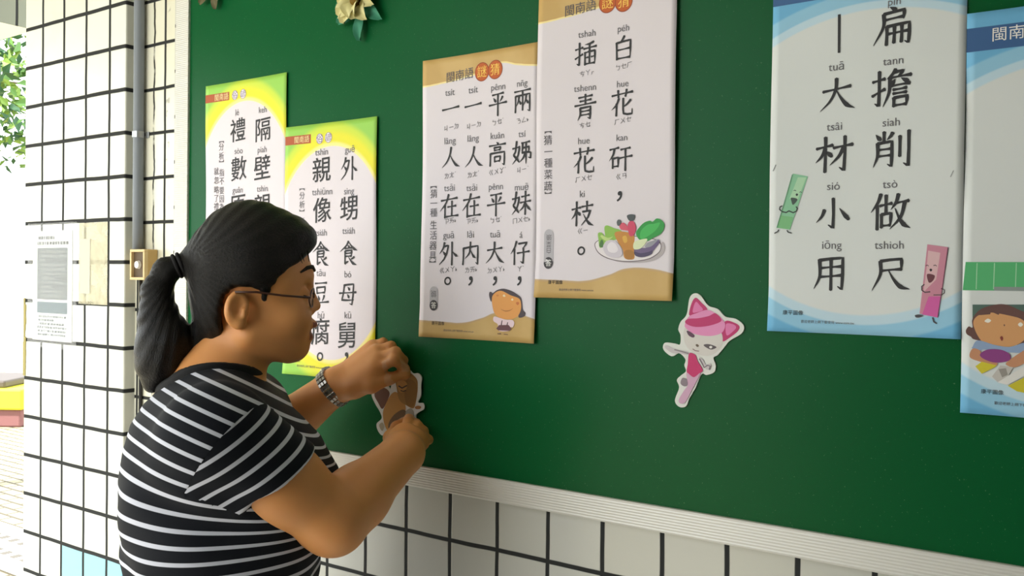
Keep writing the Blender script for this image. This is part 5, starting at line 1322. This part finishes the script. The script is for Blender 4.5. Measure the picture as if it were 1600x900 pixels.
def hand(P, s, wrist):
    g = lambda n: [JN['%s_%s%d' % (s, n, i)] for i in range(4)]
    d = None
    mc = {n: g(n)[0] for n in 'imrp'}
    rad = {'i': (.0100, .0092, .0082, .0072), 'm': (.0100, .0092, .0082, .0074), 'r': (.0098, .0088, .0078, .0070), 'p': (.0092, .0080, .0070, .0064)}
    for n in 'imrp':                                   # metacarpals make the palm
        base = wrist + (mc[n] - (mc['m'] + mc['r']) / 2) * .45
        q = cap(P, base, mc[n], .0165, .0118); d = q if d is None else smin(d, q, .016)
    t = g('t')
    d = smin(d, cap(P, wrist * .8 + t[0] * .2, t[1], .017, .0135), .022)
    d = smin(d, cap(P, t[0], mc['i'], .014, .0105), .022)
    for n in 'imrp':
        q = chain(P, g(n), rad[n], .004); d = smin(d, q, .005)
    d = smin(d, chain(P, t[1:], (.0130, .0105, .0078), .005), .007)
    return d

def head(P):
    d = ell(P, hp(397, 414), HAX, (.083, .073, .090))
    d = smin(d, ell(P, hp(434, 470), HAX, (.0435, .058, .072)), .03)
    d = smin(d, ell(P, hp(430, 512), HAX, (.050, .053, .040)), .03)
    for s in (-1, 1):
        d = smin(d, cap(P, hp(392, 520, s * .052), hp(452, 546, s * .022), .017, .018), .03)
        d = smin(d, ball(P, hp(457, 494, s * .034), .025), .02)
    d = smin(d, ball(P, hp(463, 541), .0195), .018)                                  # chin
    d = smin(d, cap(P, hp(476, 430, -.026), hp(476, 430, .026), .009), .022)          # brow
    d = smin(d, cap(P, hp(480, 443), hp(494, 477), .0058, .0090), .012)               # nose
    for s in (-1, 1): d = smin(d, ball(P, hp(486, 482, s * .0115), .0078), .008)
    d = smin(d, ell(P, hp(485, 507), HAX, (.0130, .021, .0085)), .009)                # lips
    d = smin(d, ell(P, hp(480, 526), HAX, (.0110, .019, .0080)), .008)
    d = smax(d, -cap(P, hp(492.5, 516.5, -.020), hp(492.5, 516.5, .020), .0034), .004)
    for s in (-1, 1):
        d = smax(d, -ball(P, hp(486, 456, s * .034), .0125), .012)                    # eye sockets
        d = smin(d, ell(P, hp(470, 457, s * .033), HAX, (.0120, .0145, .0105)), .003) # eyeball under the lid
    # ears
    for s in (-1, 1):
        c = hp(371, 480, s * .072)
        ax0 = FA * .93 - UP * .12 + FB * (s * -.33); ax0 /= np.linalg.norm(ax0)
        ax1 = np.cross(UP, ax0); ax1 /= np.linalg.norm(ax1); ax2 = np.cross(ax0, ax1)
        e = ell(P, c, (ax0, ax1, ax2), (.0185, .0085, .0270))
        e = smax(e, -ell(P, c + FB * (s * .0085) + FA * .003 + UP * .004, (ax0, ax1, ax2), (.0118, .0075, .0175)), .003)
        e = smin(e, ball(P, c - UP * .022 + FA * .004, .0080), .008); e = smin(e, cap(P, c + FA * .010 - UP * .002 + FB * s * .004, c + FA * .010 - UP * .010 + FB * s * .004, .004), .004)
        d = smin(d, e, .006)
    return d

NK0, NK1 = hp(372, 520), hp(338, 612)
NKC0, NKC1 = hp(326, 606), hp(350, 480)
def neck(P): return smin(cap(P, NK0, NK1, .046, .054), cap(P, hp(376, 545), hp(352, 606), .028, .036), .03)

def grow_b(pts, r):
    a = np.array(pts); return a.min(0) - r, a.max(0) + r
f_head = local(head, H0 - .13, H0 + .13)
f_armR = local(lambda P: arm(P, ARM_R, RAD_R), *grow_b(ARM_R, .07))
f_armL = local(lambda P: arm(P, ARM_L, RAD_L), *grow_b(ARM_L, .07))
f_hR = local(lambda P: hand(P, 'r', JN['rw']), *grow_b([JN['r_' + n + str(i)] for n in 'imrpt' for i in range(4)] + [JN['rw']], .02), pad=.03)
f_hL = local(lambda P: hand(P, 'l', JN['lw']), *grow_b([JN['l_' + n + str(i)] for n in 'imrpt' for i in range(4)] + [JN['lw']], .02), pad=.03)
def body(P):
    d = smin(f_head(P), neck(P), .03)
    d = smin(d, torso(P, -.020), .04)
    d = smin(d, cap(P, NK1, JN['rs'] - UP * .01, .05, .055), .05); d = smin(d, cap(P, NK1, JN['ls'] - UP * .01, .05, .055), .05)
    r = smin(f_armR(P), f_hR(P), .018); l = smin(f_armL(P), f_hL(P), .018)
    d = smin(d, r, .012); d = smin(d, l, .012)
    return d

def skin_mat():
    m, nt, b = new_mat('skin'); k = NB(nt)
    geo = k.n('ShaderNodeNewGeometry')
    n1 = k.noise(geo.outputs['Position'], 28.0, 3.0)
    c = k.mix(k.m('MULTIPLY', n1, .6), lin((226, 158, 96)), lin((210, 140, 80)))
    k.l(c, b.inputs['Base Color'])
    b.inputs['Roughness'].default_value = .5
    b.inputs['Subsurface Weight'].default_value = .12; b.inputs['Subsurface Radius'].default_value = (.012, .005, .003); b.inputs['Subsurface Scale'].default_value = .5
    k.bump(k.noise(geo.outputs['Position'], 700.0, 2.0), .08, .0006, b)
    return m
M_SKIN = skin_mat(); M_LIP = flat((150, 84, 70), .42, 'lip'); M_NAIL = flat((222, 166, 120), .35, 'nail')

FEET = (float(TS[2, 1]), float(TS[2, 2]), 0.0)
woman = thing('person', 'woman with a ponytail and glasses in a striped T-shirt, pinning a cut-out to the board', 'person', FEET)
HS = .0032
V, Q = surface(body, (-1.50, -.66, .93), (-.80, -.002, 1.66), HS)
cen = V[Q].mean(1)
mi = np.zeros(len(Q), int)
lc = cen - H0; lu = lc @ FA; lb = lc @ FB; lw_ = lc @ UP
pu = lu / .000949 + 400; pw = 430 - lw_ / .000985
mi[(np.abs(lb) < .021) & (pu > 478) & (pw > 503) & (pw < 530)] = 1
for tip in ('l_t3', 'r_t3'):
    pt = JN[tip]; pr = JN[tip[:-1] + '2']; dr = (pt - pr) / np.linalg.norm(pt - pr)
    dorsal = A_(0, -1, .45) - dr * (A_(0, -1, .45) @ dr); dorsal /= np.linalg.norm(dorsal)
    q = cen - pt; side = np.cross(dr, dorsal)
    mi[(np.abs(q @ side) < .0046) & (q @ dr > -.006) & (q @ dr < .0075) & (q @ dorsal > .0035)] = 2
mesh_from('body', V, Q, [M_SKIN, M_LIP, M_NAIL], woman, mat_idx=mi, origin=FEET)

# --- T-shirt with set-in sleeves
HEM = JN['hem']; AX = JN['re'] - JN['rs']; AX /= np.linalg.norm(AX)
HEM = JN['rs'] + AX * ((HEM - JN['rs']) @ AX - .004)
RING = AX - .50 * UP; RING /= np.linalg.norm(RING)             # the sleeve hangs, so its rings lean
AXL = JN['le'] - JN['ls']; LL = np.linalg.norm(AXL); AXL /= LL
HEML = JN['ls'] + AXL * LL * .72
def fold(P):
    return np.clip((1.27 - P[:, 2]) / .08, .1, 1) * (np.sin(P @ A_(31, 22, 60) + 1.5 * np.sin(P @ A_(17, -12, 25))) * .0024 + np.sin(P @ A_(-40, 35, 48) + 2) * .0014)
def shirt(P):
    d = torso(P, .004)
    d = smin(d, cap(P, NK1 - UP * .012, JN['rs'], .052, .072), .055)
    d = smin(d, cap(P, NK1 - UP * .012, JN['ls'], .052, .068), .055)
    sr = np.minimum(cap(P, JN['rs'], HEM + AX * .08, .0735, .0660), chain(P, ARM_R[:4], RAD_R[:4], .022) - .0055)
    sr = smax(sr, (P - HEM) @ RING, .005)
    sl = smax(cap(P, JN['ls'], HEML + AXL * .08, .068, .064), (P - HEML) @ AXL, .006)
    d = smin(d, sr, .010); d = smin(d, sl, .010)
    d = d + fold(P)
    # neck opening and hem
    d = smax(d, -cap(P, NKC0, NKC1, .070, .092), .004)
    return smax(d, .985 - P[:, 2], .004)
V, Q = surface(shirt, (-1.50, -.66, .96), (-.80, -.01, 1.42), .0042)

SEAM_R = A_(*SEAMP)
SN = XA * .81 - UP * .59 - XB * .10; SN /= np.linalg.norm(SN)
SEAM_L = JN['ls'] + AXL * .02
sR = (V - SEAM_R) @ SN; sL = (V - SEAM_L) @ AXL
armd_R = cap(V, JN['rs'], HEM + AX * .08, .0735, .0660) - torso(V, .004) + .001; armd_L = cap(V, JN['ls'], HEML + AXL * .08, .068, .064) - torso(V, .004) + .001
PITCH = .0213
def stripe_cloth():
    m, nt, b = new_mat('striped_cloth'); k = NB(nt)
    at = k.n('ShaderNodeAttribute', attribute_name='stripe')
    t = k.m('FRACT', k.m('DIVIDE', at.outputs['Fac'], PITCH))
    d = k.m('ABSOLUTE', k.m('SUBTRACT', t, .5))
    w = k.m('SUBTRACT', 1.0, k.sstep(d, .115, .15))
    geo = k.n('ShaderNodeNewGeometry')
    k.l(k.mix(w, lin((17, 20, 28)), lin((206, 208, 220))), b.inputs['Base Color'])
    b.inputs['Roughness'].default_value = .85; b.inputs['Specular IOR Level'].default_value = .2
    b.inputs['Sheen Weight'].default_value = .03
    k.bump(k.noise(geo.outputs['Position'], 600.0, 2.0), .12, .001, b)
    return m
M_CLOTH = stripe_cloth()
TOPZ = 1.33
zc = V[:, 2]; rel = V - A_(*JN['neck'])
fwd = rel @ DT
tilt = np.clip((zc - 1.09) / .21, 0, 1); tilt = tilt * tilt * (3 - 2 * tilt)
st_t = zc + tilt * .36 * (fwd + .10) + (1 - tilt) * (-.05) * fwd
st_r = (V - JN['rs']) @ RING; st_l = (V - JN['ls']) @ AXL
sleeveR = (sR > 0) & (armd_R < 0) & (((V - HEM) @ RING) < .004)
sleeveL = (sL > 0) & (armd_L < 0)
# slide the vertices on the seam line exactly onto the seam so it runs straight
def clean(mask, dist, nrm, reach):
    fm = mask[Q].sum(1) >= 3
    edge = np.intersect1d(np.unique(Q[fm]), np.unique(Q[~fm]))
    e = edge[np.abs(dist[edge]) < reach]
    V[e] -= dist[e][:, None] * nrm
clean(sleeveR, sR, SN, .006); clean(sleeveL, sL, AXL, .006)
rl = V - A_(*JN['neck'])
st_t = V[:, 2] + tilt * (.50 * (rl @ DT + .05) - .14 * (rl @ RT - .12)) + (1 - tilt) * (-.05) * (rl @ DT)
st_r = (V - JN['rs']) @ RING; st_l = (V - JN['ls']) @ AXL
fR = sleeveR[Q].sum(1) >= 3; fL = sleeveL[Q].sum(1) >= 3; fM = ~(fR | fL)
def sub(name, fm, parent, stripe):
    q = Q[fm]; used = np.unique(q); mp = np.full(len(V), -1); mp[used] = np.arange(len(used))
    return mesh_from(name, V[used], mp[q], [M_CLOTH], parent, attr={'stripe': stripe[used]}, origin=FEET)
shirt_o = sub('t_shirt', fM, woman, st_t)
for nm, fm, stp in (('sleeve', fR, st_r + .004), ('sleeve', fL, st_l)):
    o = sub(nm, fm, shirt_o, stp)
# black neckband
def band(P):
    a = np.abs(cap(P, NKC0, NKC1, .070, .092)) - .0040
    return smax(a, np.abs(shirt_open(P)) - .0065, .002)
def shirt_open(P):
    d = torso(P, .004)
    d = smin(d, cap(P, NK1 - UP * .012, JN['rs'], .052, .072), .055)
    return smin(d, cap(P, NK1 - UP * .012, JN['ls'], .052, .068), .055)
Vb, Qb = surface(band, NK1 - .14, NK1 + .12, .0026)
o = mesh_from('neckband', Vb, Qb, [flat((16, 16, 20), .8, 'black_ribbing')], shirt_o, origin=FEET)

# --- trousers and shoes (below the frame)
zt = TS[1]
HC = A_(TS[2, 1], TS[2, 2], .97)
def trousers(P):
    d = smax(torso(P, .006), P[:, 2] - .995, .01)
    d = smax(d, .86 - P[:, 2], .02)
    for s in (-1, 1):
        hip = HC + RT * (.09 * s) - UP * .10; kn = HC + RT * (.10 * s) + DT * .02; kn[2] = .48; an = HC + RT * (.10 * s) - DT * .01; an[2] = .06
        d = smin(d, chain(P, [hip, kn, an], [.098, .074, .062], .03), .06)
    return smax(d, .055 - P[:, 2], .004)
V2, Q2 = surface(trousers, HC - A_(.32, .32, .96), HC + A_(.32, .32, .08), .011)
mesh_from('trousers', V2, Q2, [flat((34, 38, 58), .85, 'dark_blue_denim')], woman, origin=FEET)
for s in (-1, 1):
    fc = HC + RT * (.10 * s) + DT * .06; fc[2] = .035
    fx = (DT, RT, UP)
    fs_ = lambda P: smax(smin(ell(P, fc, fx, (.125, .045, .045)), ell(P, fc - DT * .07 + UP * .012, fx, (.05, .04, .05)), .02), .002 - P[:, 2], .004)
    V3, Q3 = surface(fs_, fc - .16, fc + .16, .006)
    sh = mesh_from('shoe', V3, Q3, [flat((40, 36, 34), .5, 'dark_leather')], woman, origin=FEET)

# --- hair
def on_face(pt, out):
    q = np.array([pt], float)
    for _ in range(6):
        g = np.array([(head(q + d) - head(q - d))[0] for d in np.eye(3) * .001]) / .002
        q = q - (head(q) - out) * g / (g @ g + 1e-6)
    return q[0]
TIE = hp(288, 414)
def poly_sd(u, w, pts):
    pts = np.array(pts, float); d = np.full(len(u), 1e9); s = np.ones(len(u))
    n = len(pts)
    for i in range(n):
        a = pts[i]; b = pts[i - 1]; e = b - a
        wx = u - a[0]; wy = w - a[1]
        t = np.clip((wx * e[0] + wy * e[1]) / (e @ e), 0, 1)
        d = np.minimum(d, (wx - e[0] * t) ** 2 + (wy - e[1] * t) ** 2)
        c1 = w >= a[1]; c2 = w < b[1]; c3 = e[0] * wy > e[1] * wx
        s = np.where((c1 & c2 & c3) | (~c1 & ~c2 & ~c3), -s, s)
    return s * np.sqrt(d)
HAIR_POLY = [(300, 290), (520, 290), (520, 352), (497, 380), (486, 392), (462, 412), (438, 428), (424, 448), (416, 474), (408, 472), (404, 452), (392, 447), (366, 449), (352, 462), (347, 490), (352, 512), (342, 540), (326, 566), (300, 585), (280, 575), (280, 300)]
def hair(P):
    q = P - H0; u = q @ FA / .000949 + 400; w = 430 - q @ UP / .000985; bb = q @ FB
    d = ell(P, hp(393, 411), HAX, (.0905, .083, .0965))
    d = smin(d, ell(P, hp(449, 377), HAX, (.0435, .062, .0425)), .014)
    d = smin(d, ell(P, hp(478, 378), HAX, (.0140, .045, .021)), .014)
    d = smin(d, ell(P, hp(344, 472), HAX, (.041, .062, .068)), .03)          # nape
    pd = poly_sd(u, w, HAIR_POLY) * .00095
    d = smax(d, pd, .010)
    d = smin(d, cap(P, hp(318, 404), TIE, .030, .015), .02)
    d = smin(d, chain(P, [TIE, hp(264, 424), hp(250, 456), hp(253, 496), hp(262, 530), hp(256, 562), hp(246, 592)], [.014, .0185, .0215, .0285, .040, .037, .018], .008), .004)
    d = smin(d, cap(P, hp(322, 520), hp(300, 560), .022, .016), .012)
    # strands: fine ridges running away from the tie
    v = P - TIE; r = np.linalg.norm(v, axis=1) + 1e-6
    ang = np.arctan2(v @ UP, v @ FA); az = np.arctan2(v @ FB, v @ UP)
    d = d + .0007 * np.sin(ang * 46 + 3 * np.sin(az * 3)) * np.clip(r / .06, 0, 1)
    return d
def hair_mat():
    m, nt, b = new_mat('black_hair'); k = NB(nt)
    geo = k.n('ShaderNodeNewGeometry')
    sub = k.n('ShaderNodeVectorMath', operation='SUBTRACT'); k.l(geo.outputs['Position'], sub.inputs[0]); sub.inputs[1].default_value = tuple(TIE)
    nm = k.n('ShaderNodeVectorMath', operation='NORMALIZE'); k.l(sub.outputs[0], nm.inputs[0])
    n = k.noise(nm.outputs[0], 60.0, 4.0, .65)
    c = k.mix(k.sstep(n, .35, .75), lin((13, 12, 12)), lin((30, 25, 23)))
    k.l(c, b.inputs['Base Color']); b.inputs['Roughness'].default_value = .42; b.inputs['Specular IOR Level'].default_value = .25
    k.bump(n, .5, .004, b)
    return m
M_HAIR = hair_mat()
Vh, Qh = surface(hair, H0 - A_(.22, .22, .20), H0 + A_(.17, .19, .15), .0034)
hair_o = mesh_from('hair', Vh, Qh, [M_HAIR], woman, origin=FEET)
# hair tie, eyebrow strands
bm = bmesh.new()
dt_ = (hp(264, 424) - TIE); dt_ /= np.linalg.norm(dt_)
e1 = np.cross(dt_, UP); e1 /= np.linalg.norm(e1); e2 = np.cross(dt_, e1)
for rr in (-.004, .003):
    ring = [Vector(TIE + dt_ * (.006 + rr) + (e1 * math.cos(a) + e2 * math.sin(a)) * 0.0168 - A_(*FEET)) for a in np.linspace(0, 2 * math.pi, 25)]
    tube(bm, ring, .0030, 8, caps=False)
bm_obj('hair_tie', bm, flat((24, 22, 26), .8), hair_o, True)
for s in (-1, 1):
    bm = bmesh.new()
    pts = []
    for px, py, b in ((484, 424, .012), (483, 418, .024), (476, 419, .038), (466, 425, .048)):
        pts.append(Vector(on_face(hp(px, py, s * b), .0012) - A_(*FEET)))
    tube(bm, pts, .003, 6, radii=[.0028, .0034, .003, .0012])
    bm_obj('eyebrow', bm, flat((34, 26, 22), .8), woman, True)
    bm = bmesh.new()
    pts = [Vector(on_face(hp(px, py, s * b), .0004) - A_(*FEET)) for px, py, b in ((481.5, 462, .024), (483.5, 463.5, .033), (479, 463, .043), (474, 461, .049))]
    tube(bm, pts, .0012, 6, radii=[.0008, .0014, .0015, .0008])
    bm_obj('eyelash', bm, flat((22, 18, 18), .8), woman, True)
    # stray locks by the ear and brow
bm = bmesh.new()
rnd = random.Random(3)
for i in range(9):
    a = hp(432 + 5.5 * i, 404 - 3.0 * i, -.072 + .0035 * i); b = a + FA * rnd.uniform(-.004, .010) - UP * rnd.uniform(.014, .030) - FB * -.004
    mid = (a + b) / 2 - FB * .004
    tube(bm, [Vector(q - A_(*FEET)) for q in (a, mid, b)], .001, 5, radii=[.0016, .0012, .0004])
bm_obj('loose_strands', bm, M_HAIR, hair_o, True)

# --- glasses
gl = thing('glasses', '', '', FEET)
for k_ in ('label', 'category'): del gl[k_]
gl.parent = woman; gl.location = (0, 0, 0)
M_RIM = flat((74, 44, 36), .3, 'brown_metal')
def lp(px, py, b): return Vector(hp(px, py, b) - A_(*FEET))
for s in (-1, 1):
    bm = bmesh.new(); tube(bm, [lp(368, 455, s * .077), lp(400, 455, s * .076), lp(440, 460, s * .073), lp(482, 463, s * .066)], .0016, 8)
    bm_obj('temple', bm, M_RIM, gl, True)
    cx, cz = 490, 464
    ring = []
    for i in range(29):
        a = i * 2 * math.pi / 28; bx = .034 + .0255 * math.cos(a) * (1 if True else 0); zz_ = 15 * math.sin(a)
        ring.append(lp(cx - 7 * (abs(bx) / .05) ** 2 + (2.0 if math.sin(a) > 0 else 0), cz - zz_, s * bx))
    bm = bmesh.new(); tube(bm, ring, .0012, 6, caps=False); bm_obj('rim', bm, M_RIM, gl, True)
    bm = bmesh.new(); vs = [bm.verts.new(p) for p in ring[:-1]]; bm.faces.new(vs)
    m_, nt_g, b_g = new_mat('lens_glass'); b_g.inputs['Base Color'].default_value = (1, 1, 1, 1); b_g.inputs['Alpha'].default_value = .12; b_g.inputs['Roughness'].default_value = .05
    lo_ = bm_obj('lens', bm, m_, gl)
    sol = lo_.modifiers.new('thickness', 'SOLIDIFY'); sol.thickness = .0015
bm = bmesh.new(); tube(bm, [lp(490, 458, -.0095), lp(493, 455, 0), lp(490, 458, .0095)], .0014, 6); bm_obj('bridge', bm, M_RIM, gl, True)

# --- wristwatch on the left wrist
wt = thing('wristwatch', '', '', FEET)
for k_ in ('label', 'category'): del wt[k_]
wt.parent = woman; wt.location = (0, 0, 0)
wa = JN['lw'] - JN['le']; wa /= np.linalg.norm(wa)
wu = UP - wa * (UP @ wa); wu /= np.linalg.norm(wu); wv = np.cross(wa, wu)
wc = JN['lw'] - wa * .005
M_STEEL = flat((150, 146, 140), .3, 'steel', metal=.9)
RW = .0352
bm = bmesh.new()
for i in range(26):
    a = i * 2 * math.pi / 26
    for j, dz in enumerate((-.0058, 0, .0058)):
        cpos = wc + (wu * math.cos(a) + wv * math.sin(a)) * RW + wa * dz - A_(*FEET)
        rad = wu * math.cos(a) + wv * math.sin(a); tan = -wu * math.sin(a) + wv * math.cos(a)
        mt = Matrix((tuple(tan), tuple(wa), tuple(rad))).transposed().to_4x4(); mt.translation = Vector(cpos)
        st = len(bm.verts)
        vs = bmesh.ops.create_cube(bm, size=1.0, matrix=mt @ Matrix.Diagonal((.0072, .0052, .0032 + .0008 * (j == 1), 1)))['verts']
bmesh.ops.bevel(bm, geom=bm.edges[:], offset=.0006, segments=1, affect='EDGES')
bm_obj('bracelet', bm, M_STEEL, wt)
fa = wv * -.55 + wu * .83; fa = fa / np.linalg.norm(fa)
ca = math.atan2(float(fa @ wv), float(fa @ wu))
bm = bmesh.new(); z_ = fa; x_ = wa; y_ = np.cross(z_, x_)
mt = Matrix((tuple(x_), tuple(y_), tuple(z_))).transposed().to_4x4(); mt.translation = Vector(wc + fa * (RW + .003) - A_(*FEET))
bmesh.ops.create_cone(bm, cap_ends=True, segments=28, radius1=.0125, radius2=.0115, depth=.007, matrix=mt)
bm_obj('watch_case', bm, M_STEEL, wt)
bm = bmesh.new(); mt2 = mt.copy(); mt2.translation = Vector(wc + fa * (RW + .0068) - A_(*FEET))
bmesh.ops.create_cone(bm, cap_ends=True, segments=28, radius1=.0098, radius2=.0098, depth=.0006, matrix=mt2)
bm_obj('dial', bm, flat((222, 220, 214), .3), wt)
